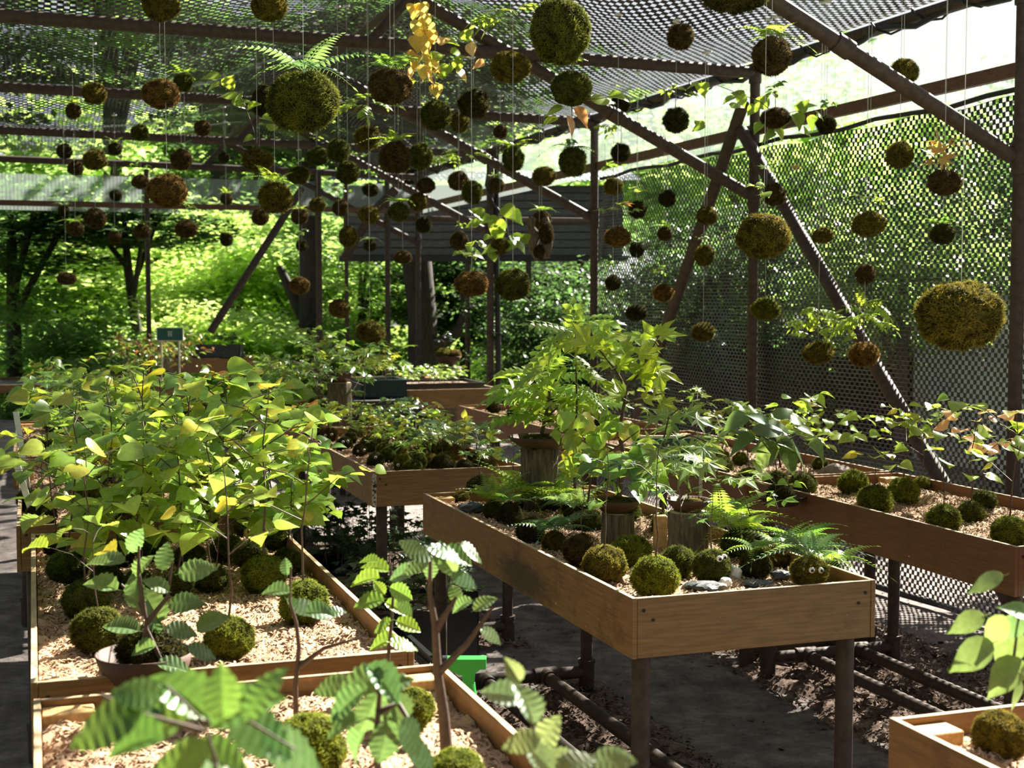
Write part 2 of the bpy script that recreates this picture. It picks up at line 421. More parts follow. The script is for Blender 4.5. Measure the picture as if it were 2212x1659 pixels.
# ------------------------------------------------------------------ setting: netting (real woven tape, every tape a face)
def net_mesh(name, org, ax, ay, nx, ny, cw, ch, zfun, fill=1.06, threads=True, seed=1):
    rs = np.random.RandomState(seed)
    I, J = np.meshgrid(np.arange(nx), np.arange(ny), indexing='ij')
    sel = ((I + J) % 2 == 0); I = I[sel].astype(float); J = J[sel].astype(float)
    n = len(I)
    hw = cw * fill / 2 * (1 + rs.uniform(-.08, .10, n)); hh = ch * fill / 2 * (1 + rs.uniform(-.10, .08, n))
    cx = (I + .5) * cw + rs.uniform(-.06, .06, n) * cw; cy = (J + .5) * ch + rs.uniform(-.05, .05, n) * ch
    ps = []
    for sx, sy in ((-1, -1), (1, -1), (1, 1), (-1, 1)): ps.append((cx + sx * hw, cy + sy * hh))
    A = np.stack([np.stack(p, 1) for p in ps], 1).reshape(-1, 2)
    faces = [np.arange(4 * n).reshape(-1, 4)]
    if threads:
        k = np.arange(0, nx, 4); T = []
        th = ch * .07
        for j in range(ny + 1):
            x0 = k * cw; x1 = np.minimum((k + 4), nx) * cw
            T.append(np.stack([np.stack([x0, np.full(len(k), j * ch - th)], 1), np.stack([x1, np.full(len(k), j * ch - th)], 1),
                               np.stack([x1, np.full(len(k), j * ch + th)], 1), np.stack([x0, np.full(len(k), j * ch + th)], 1)], 1).reshape(-1, 2))
        T = np.concatenate(T); b = len(A); A = np.concatenate([A, T]); faces.append(np.arange(b, b + len(T)).reshape(-1, 4))
    org = np.array(org); V = org + A[:, :1] * np.array(ax) + A[:, 1:] * np.array(ay)
    V = V + zfun(A[:, 0], A[:, 1])
    me = mesh_np(name, V, faces, M['net'])
    if threads:
        me.materials.append(M['thread']); mi = np.zeros(len(me.polygons), dtype=np.int32); mi[n:] = 1; me.polygons.foreach_set('material_index', mi)
    return me
# right wall netting
S0 = -2.6; NL = POST_S[2] - S0
cell = .0215
def wallbulge(a, b):
    d = .018 * np.sin(a * 2.3 + b * 1.7) + .012 * np.sin(a * 5.1 - b * 3.1)
    return np.outer(d, np.array(C2)) + np.outer(np.where(b > 2.2, .01 * np.sin(a * 9), 0), np.array((0, 0, 1)))
me = net_mesh('net_wall', W(S0, -.05, .02), D2, (0, 0, 1), int(NL / cell), int(2.36 / cell), cell, cell, wallbulge, 1.03)
o = link('net_wall', me); tag(o, 'tall black woven shade netting stretched down the right side of the shed', 'netting', kind='stuff')
m = MB(); pts = [W(S0 + k * .3, -.03 + .01 * math.sin(k), 2.385 + .012 * math.sin(k * 1.9)) for k in range(int(NL / .3) + 1)]
m.tube(pts, .012, 6); tag(m.build('net_rope', M['cable']), 'black rope hem along the top of the netting wall', 'rope')
m = MB(); pts = [W(S0 + k * .3, -.06 + .03 * math.sin(k * 1.3), .02) for k in range(int(NL / .3) + 1)]
m.tube(pts, .018, 6); tag(m.build('ground_rope', M['cable']), 'dark weighted hem along the foot of the netting wall', 'rope')
# roof netting
rc = .03
def roofz(a, b):
    # a along the rows from s=-5.6, b across from the eave
    ridge = .27 * np.exp(-((b - 2.05) / .75) ** 2)
    s = a - 5.6
    sag = 0
    d = np.full(len(a), 9.0)
    for ps in POST_S: d = np.minimum(d, np.abs(s - ps))
    sag = .05 * np.sin(np.clip(d, 0, 1.15) / 1.15 * math.pi / 2) * np.clip(b, 0, 1)
    w = .022 * np.sin(a * 3.1 + 1.5 * np.sin(b * 1.3)) + .014 * np.sin(a * 7.7 + b * 2.2) + .016 * np.sin(b * 4.3 + a)
    z = 2.875 + ridge + sag + w * np.clip(b * 2, 0, 1) + .012 * b
    return np.outer(z, np.array((0, 0, 1.0)))
RS0 = -.2
def roofz2(a, b): return roofz(a + RS0 + 5.6, b)
me = net_mesh('net_roof', W(RS0, 0, 0), D2, -C2, int((POST_S[-1] - RS0) / rc), int(7.4 / rc), rc, rc, roofz2, 1.16, True, 3)
def roofz3(a, b): return roofz(a - 11.5 + 5.6, b)
rc2 = .045
me2 = net_mesh('net_roof_unseen', W(-11.5, 0, 0), D2, -C2, int(7.1 / rc2), int(7.4 / rc2), rc2, rc2, roofz3, 1.14, True, 4)  # unseen net sheet, added to block sky light from overhead
o = link('net_roof', me2); tag(o, 'unseen sheet of black netting added over the near end to cut sky light', 'netting', kind='stuff')
def roof_at(p):
    d = p - PW; a = d.dot(D2); b = -d.dot(C2)
    return float(roofz(np.array([a + 5.6]), np.array([b]))[0, 2]) if a > RS0 + .05 else None
o = link('net_roof', me); tag(o, 'black woven shade netting spread over the roof pipes', 'netting', kind='stuff')

# ------------------------------------------------------------------ setting: corrugated clear plastic
def corrugated(name, p0, ax, length, z0, z1, out, pitch=.036, amp=.0024):
    n = int(length / pitch * 4); V = []
    for k in range(n + 1):
        d = k * pitch / 4; off = amp * math.sin(k * math.pi / 2)
        base = p0 + ax * d + out * off
        V.append(base + Vector((0, 0, z0))); V.append(base + Vector((0, 0, z1)))
    i = np.arange(n) * 2
    me = mesh_np(name, [tuple(v) for v in V], [np.stack([i, i + 2, i + 3, i + 1], 1)], M['poly'], True)
    return link(name, me)
root = empty('clear_side_wall', W(0, 0, 2.35)); tag(root, 'corrugated clear plastic band above the netting wall, with timber rail', 'plastic sheet')
pi = Matrix.Translation(-W(0, 0, 2.35))
zs = -2.6
for k in range(7):
    L = (POST_S[-1] - zs) / 7
    o = corrugated('plastic_panel', W(zs + k * L, -.06 - .004 * (k % 2), 0), D2, L + .03, 2.41, 2.80, C2); o.parent = root; o.matrix_parent_inverse = pi
m = MB(); m.tube([W(zs, -.03, 2.47), W(POST_S[-1], -.03, 2.47)], .001, 4)
bm_ = MB(); MM = Matrix.Translation(W(0, -.025, 0)) @ ROTM
bm_.box((-.018, zs, 2.445), (.018, POST_S[-1] + .05, 2.505), MM); o = bm_.build('rail', M['beam'], root); o.matrix_parent_inverse = pi
fc = W(POST_S[-1], 0, 0)
root = empty('clear_far_wall', fc + Vector((0, 0, 2.37))); tag(root, 'corrugated clear plastic band across the far end, before the trees', 'plastic sheet')
pi = Matrix.Translation(-(fc + Vector((0, 0, 2.37))))
for k in range(4):
    o = corrugated('plastic_panel', fc - C2 * (k * 1.75), -C2, 1.78, 2.36, 2.72, D2, .036, .0018); o.parent = root; o.matrix_parent_inverse = pi
bm_ = MB(); MM = Matrix.Translation(fc - D2 * .03) @ ROTM
bm_.box((-7, -.02, 2.40), (0, .02, 2.455), MM); o = bm_.build('rail', M['beam'], root); o.matrix_parent_inverse = pi
for t, r, lab in ((.345, .030, 'brown post just left of the far corner post'), (1.10, .034, 'dark brown post near the big dark tree trunk'), (2.88, .026, 'thin dark post rising before the sunlit trees'), (.80, .022, 'slim brown post behind a hanging ochre moss ball')):
    pipe('far_post', [fc - C2 * t + Vector((0, 0, -.1)), fc - C2 * t + Vector((0, 0, 2.8))], r, lab, 'far wall posts', cat='post')
pipe('rail_pipe', [P(868, 472, 15.2), P(1283, 478, 13.5)], .032, 'brown rail pipe in front of the grey plank shed')

# ------------------------------------------------------------------ shared meshes: moss, bedding, leaves
def sphere_pts(n, rs):
    v = rs.normal(size=(n, 3)); return v / np.linalg.norm(v, axis=1)[:, None]
def lump(d, seed, k=1.0):
    return np.array([1 + k * (.15 * noise.noise(Vector(p) * 1.7 + Vector((seed, 0, 0))) + .12 * noise.noise(Vector(p) * 3.6 + Vector((0, seed, 0)))) for p in d])
def moss_mesh(seed, n=5200, Ls=.27, flat=1.0):
    rs = np.random.RandomState(seed)
    bm = bmesh.new(); bmesh.ops.create_icosphere(bm, subdivisions=4, radius=1)
    V0 = np.array([v.co[:] for v in bm.verts]); T0 = np.array([[v.index for v in f.verts] for f in bm.faces]); bm.free()
    V0 = V0 * (lump(V0, seed) * .86)[:, None]
    d = sphere_pts(n, rs); r = lump(d, seed) * .85
    t = np.cross(d, sphere_pts(n, rs)); t /= np.linalg.norm(t, axis=1)[:, None] + 1e-9
    L = Ls * rs.uniform(.5, 1.25, n)[:, None]
    out = rs.uniform(.35, 1.0, n)[:, None]
    p0 = d * r[:, None]; dir1 = d * out + t * .8; dir1 /= np.linalg.norm(dir1, axis=1)[:, None]
    p1 = p0 + dir1 * L * .55
    dir2 = dir1 + np.cross(d, t) * rs.uniform(-.9, .9, n)[:, None] - d * .25; dir2 /= np.linalg.norm(dir2, axis=1)[:, None]
    p2 = p1 + dir2 * L * .5
    w = np.cross(dir1, d); w /= np.linalg.norm(w, axis=1)[:, None] + 1e-9; w = w * (.013 * rs.uniform(.7, 1.5, n)[:, None])
    S = np.stack([p0 - w, p0 + w, p1 + w * .9, p1 - w * .9, p2], 1).reshape(-1, 3)
    b = len(V0); k = b + np.arange(n) * 5
    Q = np.stack([k, k + 1, k + 2, k + 3], 1); T = np.stack([k + 3, k + 2, k + 4], 1)
    me = mesh_np('moss', np.concatenate([V0, S]) * np.array((1, 1, flat)), [np.concatenate([T0, T]), Q], M['moss'], True)
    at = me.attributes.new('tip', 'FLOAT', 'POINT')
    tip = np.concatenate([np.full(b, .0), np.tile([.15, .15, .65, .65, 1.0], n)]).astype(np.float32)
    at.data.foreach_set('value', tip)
    return me
MOSS = [moss_mesh(s) for s in (11, 22, 33, 44, 55, 66)]
MOSSB = [moss_mesh(s, 9500, .19) for s in (77, 88)]

def bed_mesh(Wd, Ln, seed, step=.014, nr=20000):
    rs = np.random.RandomState(seed)
    nx = int(Wd / step); ny = int(Ln / step)
    X, Y = np.meshgrid(np.linspace(0, Wd, nx), np.linspace(0, Ln, ny))
    def hz(a, b):
        return np.array([  .020 * noise.noise(Vector((x * 6, y * 6, seed))) + .018 * noise.noise(Vector((x * 17, y * 17, seed + 3))) + .016 * abs(noise.noise(Vector((x * 38, y * 42, seed + 7)))) for x, y in zip(a, b)])
    Z = hz(X.ravel(), Y.ravel())
    V0 = np.stack([X.ravel(), Y.ravel(), Z], 1)
    i = (np.arange(ny - 1)[:, None] * nx + np.arange(nx - 1)[None, :]).ravel()
    Q0 = np.stack([i, i + 1, i + nx + 1, i + nx], 1)
    px = rs.uniform(.01, Wd - .01, nr); py = rs.uniform(.01, Ln - .01, nr); pz = hz(px, py) - .002
    th = rs.uniform(0, 6.28, nr); L = rs.uniform(.012, .030, nr); cur = rs.uniform(-2.2, 2.2, nr); wd = rs.uniform(.0012, .0026, nr)
    rise = rs.uniform(.2, .9, nr)
    pts = []; x, y, z = px.copy(), py.copy(), pz.copy(); a = th.copy()
    rows = []
    for k in range(4):
        rows.append(np.stack([x - np.sin(a) * wd, y + np.cos(a) * wd, z], 1)); rows.append(np.stack([x + np.sin(a) * wd, y - np.cos(a) * wd, z], 1))
        x = np.clip(x + np.cos(a) * L / 3, .004, Wd - .004); y = np.clip(y + np.sin(a) * L / 3, .004, Ln - .004); z = z + L / 3 * rise * (1.0 if k < 1 else (.3 if k < 2 else -.8)); a = a + cur / 3
    S = np.stack(rows, 1).reshape(-1, 3); b = len(V0); k = b + np.arange(nr) * 8
    Qs = [np.stack([k + 2 * j, k + 2 * j + 1, k + 2 * j + 3, k + 2 * j + 2], 1) for j in range(3)]
    return mesh_np('bedding', np.concatenate([V0, S]), [Q0] + Qs, M['bed'], True)
BED = {}
def bed_for(Wd, Ln, seed):
    k = (round(Wd, 2), round(Ln, 2))
    if k not in BED: BED[k] = bed_mesh(Wd, Ln, seed)
    return BED[k]

# leaves: unit length, petiole at the origin, blade along +Y, face up +Z
def blade(half, fold=.18, curve=.22, pleat=0.0, petiole=.22, twist=0.0):
    """half: list of (t, halfwidth)"""
    vs = []; fs = []
    n = len(half)
    for i, (t, w) in enumerate(half):
        y = petiole + t * (1 - petiole); z = -curve * t * t + .12 * t
        pz = pleat * (1 if i % 2 else -1)
        z0 = z - .02
        vs += [(-w, y - .03 * (w > 0), z + fold * w + pz), (twist * t * t, y, z0), (w, y - .03 * (w > 0), z + fold * w + pz)]
    for i in range(n - 1):
        a = 3 * i
        fs += [(a, a + 1, a + 4, a + 3), (a + 1, a + 2, a + 5, a + 4)]
    b = len(vs); y0 = petiole
    vs += [(-.012, 0, 0), (.012, 0, 0), (.012, y0, -.02), (-.012, y0, -.02)]; fs.append((b, b + 1, b + 2, b + 3))
    me = bpy.data.meshes.new('leaf'); me.from_pydata(vs, [], fs); me.materials.append(M['leaf'])
    me.polygons.foreach_set('use_smooth', [pleat == 0] * len(fs)); me.update(); return me
def palm(lobes, notch, fold=.06, curve=.2, petiole=.3, wide=.2):
    """lobes: list of (angle deg from +Y, length)"""
    c = (0, petiole, 0); out = []
    L = len(lobes)
    for i, (a, l) in enumerate(lobes):
        A = math.radians(a)
        def pt(r, ang):
            x = math.sin(ang) * r; y = petiole + math.cos(ang) * r
            rr = r; return (x, y, -curve * rr * rr + fold * (1 if i % 2 else .4) * rr)
        if i == 0: out.append(pt(notch * l * .6, A - wide * 1.6))
        out += [pt(l * .62, A - wide * .8), pt(l, A), pt(l * .62, A + wide * .8)]
        if i < L - 1:
            b = math.radians((a + lobes[i + 1][0]) / 2); q = notch * min(l, lobes[i + 1][1]); out.append((math.sin(b) * q, petiole + math.cos(b) * q, -curve * q * q * .6 - .01))
        else: out.append(pt(notch * l * .6, A + wide * 1.6))
    vs = [c] + out; fs = [(0, i + 1, i) for i in range(1, len(out))]
    b = len(vs); vs += [(-.012, 0, 0), (.012, 0, 0), (.012, petiole, 0), (-.012, petiole, 0)]; fs.append((b, b + 1, b + 2, b + 3))
    me = bpy.data.meshes.new('leaf'); me.from_pydata(vs, [], fs); me.materials.append(M['leaf']); me.update(); return me
def compound(pairs, lw, ll, droop=.5, terminal=True, taper=.0, base=.22, sweep=.45):
    """pinnate leaf or fern frond"""
    vs = []; fs = []
    def zc(t): return .22 * t - droop * t * t
    def let(t, side, ln, w):
        x0 = 0; y0 = t; z0 = zc(t)
        dx, dy = side * math.cos(sweep), math.sin(sweep); nx, ny = -dy * side, dx * side
        b = len(vs)
        for f, wk in ((0, .05), (.3, 1), (.65, .75), (1, 0)):
            zz = z0 - .35 * ln * f * f - .0
            cx, cy = x0 + dx * ln * f, y0 + dy * ln * f
            vs.append((cx - nx * w * wk, cy - ny * w * wk, zz + .02 * wk * 0)); vs.append((cx + nx * w * wk, cy + ny * w * wk, zz + .25 * w * wk))
        for k in range(3): fs.append((b + 2 * k, b + 2 * k + 1, b + 2 * k + 3, b + 2 * k + 2))
    for i in range(pairs):
        t = base + (1 - base) * i / pairs
        sc = 1 - taper * (i / pairs) ** 1.2
        if taper and i == 0: sc *= .8
        for sd_ in (-1, 1): let(t, sd_, ll * sc, lw * sc)
    if terminal:
        b = len(vs); t0 = base + (1 - base) * (pairs - .3) / pairs
        for f, wk in ((0, .1), (.4, 1), (1, 0)):
            t = t0 + ll * f * .9 * (1 - taper * .7); vs.append((-lw * wk, t, zc(t))); vs.append((lw * wk, t, zc(t)))
        for k in range(2): fs.append((b + 2 * k, b + 2 * k + 1, b + 2 * k + 3, b + 2 * k + 2))
    b = len(vs); m_ = 5
    for k in range(m_ + 1):
        t = k / m_; vs.append((-.009 * (1.3 - t), t, zc(t))); vs.append((.009 * (1.3 - t), t, zc(t)))
    for k in range(m_): fs.append((b + 2 * k, b + 2 * k + 1, b + 2 * k + 3, b + 2 * k + 2))
    me = bpy.data.meshes.new('leaf'); me.from_pydata(vs, [], fs); me.materials.append(M['leaf']); me.update(); return me
heart = [(-.06, .0), (-.10, .16), (-.04, .33), (.10, .44), (.28, .46), (.48, .39), (.68, .27), (.86, .12), (1, 0)]
rnd = [(-.02, .0), (-.04, .18), (.06, .36), (.22, .45), (.42, .45), (.62, .36), (.82, .2), (1, 0)]
oval = [(0, 0), (.08, .13), (.22, .25), (.42, .30), (.62, .25), (.8, .14), (.92, .05), (1, 0)]
lance = [(0, 0), (.1, .10), (.3, .18), (.5, .18), (.7, .12), (.88, .045), (1, 0)]
serr = []
for i in range(15):
    t = i / 14; w = .33 * math.sin(math.pi * min(1, t ** .85)) ** .75 if 0 < t < 1 else 0
    serr.append((t, w * (1.0 if i % 2 else .86)))
LEAF = {
    'heart': [blade(heart, .2, .25), blade(heart, -.1, .45), blade(heart, .45, .1, twist=.08), blade(heart, .05, .6, twist=-.08)],
    'round': [blade(rnd, .15, .2), blade(rnd, -.15, .4), blade(rnd, .5, .15, twist=.06)],
    'oval': [blade(oval, .2, .25, petiole=.12), blade(oval, .5, .5, petiole=.12), blade(oval, -.1, .4, petiole=.12, twist=.1)],
    'lance': [blade(lance, .2, .4, petiole=.1), blade(lance, .4, .65, petiole=.1, twist=.1)],
    'serr': [blade(serr, .25, .22, .012, .1), blade(serr, .5, .4, .012, .1), blade(serr, -.05, .3, .012, .1, .06)],
    'maple': [palm([(-118, .36), (-72, .58), (-34, .68), (0, .72), (34, .68), (72, .58), (118, .36)], .40, wide=.17), palm([(-100, .42), (-50, .62), (0, .7), (50, .62), (100, .42)], .42, .1, .45, wide=.2), palm([(-100, .42), (-50, .6), (0, .7), (50, .6), (100, .42)], .45, -.1, .1, wide=.2)],
    'tri': [palm([(-88, .42), (-48, .62), (0, .74), (48, .62), (88, .42)], .68, wide=.34), palm([(-55, .55), (0, .72), (55, .55)], .6, .15, .4, wide=.36), palm([(-58, .55), (0, .7), (58, .55)], .62, -.1, .2, wide=.36)],
    'ivy': [palm([(-95, .4), (-50, .56), (0, .68), (50, .56), (95, .4)], .72, .1, .3, wide=.36), palm([(-80, .45), (0, .65), (80, .45)], .7, .2, .5, wide=.42)],
    'pinn': [compound(5, .085, .36, .45, True, 0, .25), compound(4, .10, .38, .6, True, 0, .28), compound(6, .07, .33, .3, True, .1, .22)],
    'frond': [compound(12, .032, .30, .75, True, .88, .16, .25), compound(11, .036, .27, .45, True, .88, .2, .25), compound(13, .03, .33, 1.0, True, .9, .15, .3)],
}
LEAFNP = {}
def leaf_np(me):
    if me.name not in LEAFNP:
        V = np.empty(3 * len(me.vertices), dtype=np.float32); me.vertices.foreach_get('co', V)
        LEAFNP[me.name] = (V.reshape(-1, 3), [tuple(p.vertices) for p in me.polygons])
    return LEAFNP[me.name]

def jit(c, r, a=.22):
    k = 1 + r.uniform(-a, a); h = r.uniform(-a, a) * .5
    return (min(1, max(0, c[0] * k * (1 + h))), min(1, c[1] * k), min(1, c[2] * k * (1 - h)))
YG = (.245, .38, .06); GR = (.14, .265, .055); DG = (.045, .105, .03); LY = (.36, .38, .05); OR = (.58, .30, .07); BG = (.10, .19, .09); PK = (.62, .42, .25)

class Plant:
    """collects leaves and stems in the root's own space"""
    def __init__(s, root, seed): s.root = root; s.r = random.Random(seed); s.stem = MB(); s.ns = 0; s.L = []
    def tube(s, pts, r0, r1, n=5):
        k = len(pts) - 1
        s.stem.tube(pts, [r0 + (r1 - r0) * i / k for i in range(len(pts))], n, False); s.ns += 1
    def leaf(s, kind, p, axis, normal, size, col):
        y = Vector(axis).normalized(); z = Vector(normal); z = z - y * z.dot(y)
        z = z.normalized() if z.length > 1e-4 else y.orthogonal().normalized(); x = y.cross(z)
        Mx = Matrix(((x.x, y.x, z.x, p[0]), (x.y, y.y, z.y, p[1]), (x.z, y.z, z.z, p[2]), (0, 0, 0, 1))) @ Matrix.Scale(size, 4)
        s.L.append((s.r.choice(LEAF[kind]), Mx, jit(col, s.r), kind))
    def finish(s, objects=True, stem_mat='stem', col=None):
        if s.ns: s.stem.build('stem', M[stem_mat], s.root)
        if objects:
            for me, Mx, c, k in s.L:
                o = bpy.data.objects.new('frond' if k == 'frond' else 'leaf', me); o.parent = s.root; o.matrix_local = Mx
                o.color = (*c, 1); COL.objects.link(o)
        elif s.L:
            V = []; Fs = []; b = 0
            for me, Mx, c, k in s.L:
                v, f = leaf_np(me); A = np.array(Mx)
                V.append(v @ A[:3, :3].T + A[:3, 3]); Fs.extend([tuple(i + b for i in q) for q in f]); b += len(v)
            me = bpy.data.meshes.new('foliage'); me.from_pydata(np.concatenate(V).tolist(), [], Fs); me.materials.append(M['leaf'])
            o = link('foliage', me, s.root, color=col or s.L[0][2]); o['kind'] = 'stuff'

def sapling(pl, base, h, n, kind, size, col, spread=.45, branches=4, droop=.35, lean=(0, 0), start=.3, accent=None, acc=.0):
    r = pl.r; base = Vector(base)
    k = 6; main = []; x = y = 0.0
    for i in range(k + 1):
        f = i / k; main.append(base + Vector((x + lean[0] * f * h, y + lean[1] * f * h, h * f)))
        x += r.uniform(-.03, .03) * h; y += r.uniform(-.03, .03) * h
    rad = max(.0018, h * .0085)
    pl.tube(main, rad, rad * .35, 6)
    def on(path, f):
        q = f * (len(path) - 1); i = min(int(q), len(path) - 2); return path[i].lerp(path[i + 1], q - i)
    paths = [(main, .55)]
    az = r.uniform(0, 6.28)
    for b in range(branches):
        f = start + (.88 - start) * (b + r.uniform(.1, .9)) / branches
        az += 2.4 + r.uniform(-.4, .4); L = h * spread * (1.25 - .65 * f) * r.uniform(.7, 1.2)
        p0 = on(main, f); d = Vector((math.cos(az), math.sin(az), r.uniform(.35, .9)))
        p1 = p0 + d * L * .5; p2 = p1 + Vector((d.x, d.y, d.z * .35)) * L * .5
        pl.tube([p0, p1, p2], rad * .6, rad * .25, 5); paths.append(([p0, p1, p2], .3))
    per = max(1, n // len(paths)); side = 1
    cnt = 0
    for path, f0 in paths:
        m_ = per + (1 if cnt + per * len(paths) < n and r.random() < .5 else 0)
        for i in range(m_):
            f = f0 + (1 - f0) * (i + 1) / m_; p = on(path, min(f, 1))
            d = (path[-1] - path[0]); a = math.atan2(d.y, d.x) if path is not main else r.uniform(0, 6.28)
            side = -side; a += side * r.uniform(.5, 1.2) if f < .97 else r.uniform(-.3, .3)
            ax = Vector((math.cos(a), math.sin(a), r.uniform(-droop, .25)))
            nm = Vector((r.uniform(-.5, .5), r.uniform(-1.0, .25), 1))
            c = accent if accent and r.random() < acc else col
            pl.leaf(kind, p, ax, nm, size * r.uniform(.6, 1.15), c); cnt += 1
def ferny(pl, base, n, size, col, up=.7, kind='frond'):
    r = pl.r; a0 = r.uniform(0, 6.28)
    for i in range(n):
        a = a0 + i * 2.4 + r.uniform(-.3, .3); e = up * r.uniform(.4, 1.3)
        ax = Vector((math.cos(a), math.sin(a), e))
        pl.leaf(kind, base, ax, Vector((-math.cos(a) * e, -math.sin(a) * e, 1)), size * r.uniform(.65, 1.15), col)

# ------------------------------------------------------------------ planting tables
RIM = .773; BEDZ = .728
def table(corner, Wd, Ln, label, mat='ply', rim=RIM, h=.148, bed=True, bedlab=None, legs=True, pipes=True, seed=0, group='plywood planting tables', grime=False):
    x0, y0 = corner; root = empty('planting_table', (x0, y0, 0), ROT); tag(root, label, 'table', group)
    t = .013; zb = rim - h
    for a, b in (((0, 0, zb), (t, Ln, rim)), ((Wd - t, 0, zb), (Wd, Ln, rim))):
        m = MB(); m.box(a, b, bev=.0015); m.build('side_board', M['grimy' if grime and a[0] == 0 else mat], root)
        m = MB(); m.box((a[0] + .0008, a[1] + .001, rim - .0002), (b[0] - .0008, b[1] - .001, rim + .0012)); m.build('board_edge', M['edge'], root)
    for a, b in (((t + .0005, 0.001, zb + .001), (Wd - t - .0005, t, rim - .001)), ((t + .0005, Ln - t, zb + .001), (Wd - t - .0005, Ln - .001, rim - .001))):
        m = MB(); m.box(a, b, bev=.0015); m.build('end_board', M[mat], root)
        m = MB(); m.box((a[0], a[1] + .0008, rim - .0012), (b[0], b[1] - .0008, rim + .0004)); m.build('board_edge', M['edge'], root)
    m = MB(); m.box((t, t, zb + .03), (Wd - t, Ln - t, zb + .045)); m.build('tray_floor', M['dark'], root)
    for cx, cy in ((t + .001, t + .001), (Wd - t - .091, t + .001), (t + .001, Ln - t - .056), (Wd - t - .091, Ln - t - .056)):
        m = MB(); m.box((cx, cy, zb + .046), (cx + .09, cy + .055, rim - .012), bev=.002); m.build('corner_block', M['block'], root)
    for sx, sy in ((.03, 0), (.055, 0), (Wd - .03, 0), (Wd - .05, 0)):
        m = MB(); z = rim - (.03 if sx in (.03, Wd - .03) else .055); m.tube([(sx, -.0015, z), (sx, .002, z)], .0045, 8); m.build('screw', M['dark'], root)
    if legs:
        for cx in (.05, Wd - .05):
            for cy in (.06, Ln - .06):
                m = MB(); m.tube([(cx, cy, .0), (cx, cy, zb + .03)], .0235, 14); l = m.build('leg', M['pipe'], root)
                m = MB(); m.tube([(cx, cy, -.01), (cx, cy, .10)], .030, 14); m.tube([(cx, cy, .098), (cx, cy, .112)], .034, 14); m.build('elbow_fitting', M['pipe'], l)
        if pipes:
            for cy in (.06, Ln - .06):
                m = MB(); m.tube([(.05, cy, .065), (Wd - .05, cy, .065)], .024, 14); c = m.build('cross_pipe', M['pipe'], root)
                for cx in (.22, Wd - .22):
                    m = MB(); m.tube([(cx - .045, cy, .065), (cx + .045, cy, .065)], .0305, 14)
                    dy = .06 if cy < 1 else -.06
                    m.tube([(cx, cy, .065), (cx, cy + dy, .065)], .0305, 14); m.build('tee_fitting', M['pipe'], c)
            for cx in (.22, Wd - .22):
                m = MB(); m.tube([(cx, .06, .065), (cx, Ln - .06, .065)], .024, 14); m.build('stretcher_pipe', M['pipe'], root)
    if bed:
        o = link('moss_bedding', bed_for(Wd - 2 * t - .004, Ln - 2 * t - .004, 3))
        o.location = Wp(x0, y0, t + .002, t + .002, rim - .047); o.rotation_euler = (0, 0, ROT)
        tag(o, bedlab or ('dry tan sphagnum bedding filling the ' + label), 'bedding', None, 'stuff')
    return root
TB = (.29, 3.30); TA1 = (-.576, 5.72); TA2 = (-1.235, 7.63); TG = (1.27, .56)
table(TB, .68, 1.90, 'long brown plywood planting table in front, with a grimy side board', grime=True, bedlab='tan sphagnum bedding between the moss balls on the front table')
ta1 = table(TA1, .66, 1.98, 'brown plywood table of moss balls with faces, its corner seam peeling', bedlab='pale sphagnum bedding under the moss balls with stuck-on eyes')
table(TA2, .66, 2.02, 'brown plywood table behind the face moss balls, ending at tall maples', bedlab='brown sphagnum bedding under the far row of maples')
table(TG, .66, 1.90, 'plywood table corner by the lower right, with one big moss ball', bedlab='sphagnum scraps beside the corner block of the lower right table')
mp_, nt_, b_ = newmat('peeling_paint'); n_ = noise_node(nt_, 60, 4, .7); r_ = ramp(nt_, n_.outputs[0], [(.46, (.015, .013, .012)), (.52, (.55, .47, .36))]); nt_.links.new(r_.outputs[0], b_.inputs['Base Color'])
m = MB(); m.box((-.002, -.003, RIM - .147), (.014, .0135, RIM - .006)); m.build('peeling_seam', mp_, ta1)
def crow(y): return (2.856 - .349 * y, y)
table(crow(3.995), .68, 1.57, 'reddish plywood table along the netting, with young katsura moss balls', 'ply_red', bedlab='sunlit pinkish sphagnum bedding of the table along the netting')
table(crow(5.52), .68, 1.87, 'reddish plywood table behind the green signboard', 'ply_red', bedlab='sphagnum bedding behind the green signboard')
table(crow(7.42), .68, 1.93, 'reddish plywood table end with a dark moss ball by its corner', 'ply_red', bedlab='tan sphagnum bedding on the farthest table of the netting row')
table(crow(2.15), .68, 1.80, 'reddish plywood table just entering at the right edge', 'ply_red', bedlab='sphagnum bedding on the table entering at the right edge')
table((-.905, 2.57), .745, 1.74, 'wide low-sided table of leafy saplings at left', 'ply', bedlab='sunlit tan sphagnum bedding below the leafy saplings at left')
table((-1.57, 4.36), .72, 1.90, 'table of saplings behind the wide left table, with pale label stakes', 'ply', bedlab='shaded sphagnum bedding around the pale label stakes')
table((-2.26, 6.25), .72, 1.90, 'plywood table under the mass of green maples', 'ply', bedlab='sphagnum bedding hidden below the mass of green maples')
table((-.255, .70), .765, 1.87, 'nearest planting table, at the bottom of the view', 'ply', bedlab='reddish sphagnum bedding of the nearest table')
table((-.87, 10.72), .82, 1.9, 'light plywood table carrying a black tray of ivy seedlings', 'ply', bed=False)
table((-3.17, 11.05), .72, 1.9, 'far plywood table carrying a black tray of red seedlings', 'ply', bed=False)
table((-3.33, 13.6), .80, 1.0, 'raised far table carrying a dark trough planter', 'ply', rim=.89, bed=False, pipes=False)
table((-5.2, 11.6), 1.6, 1.2, 'dark table at the far left before the bright undergrowth', 'ply', rim=.74, h=.07, bed=False, pipes=False)

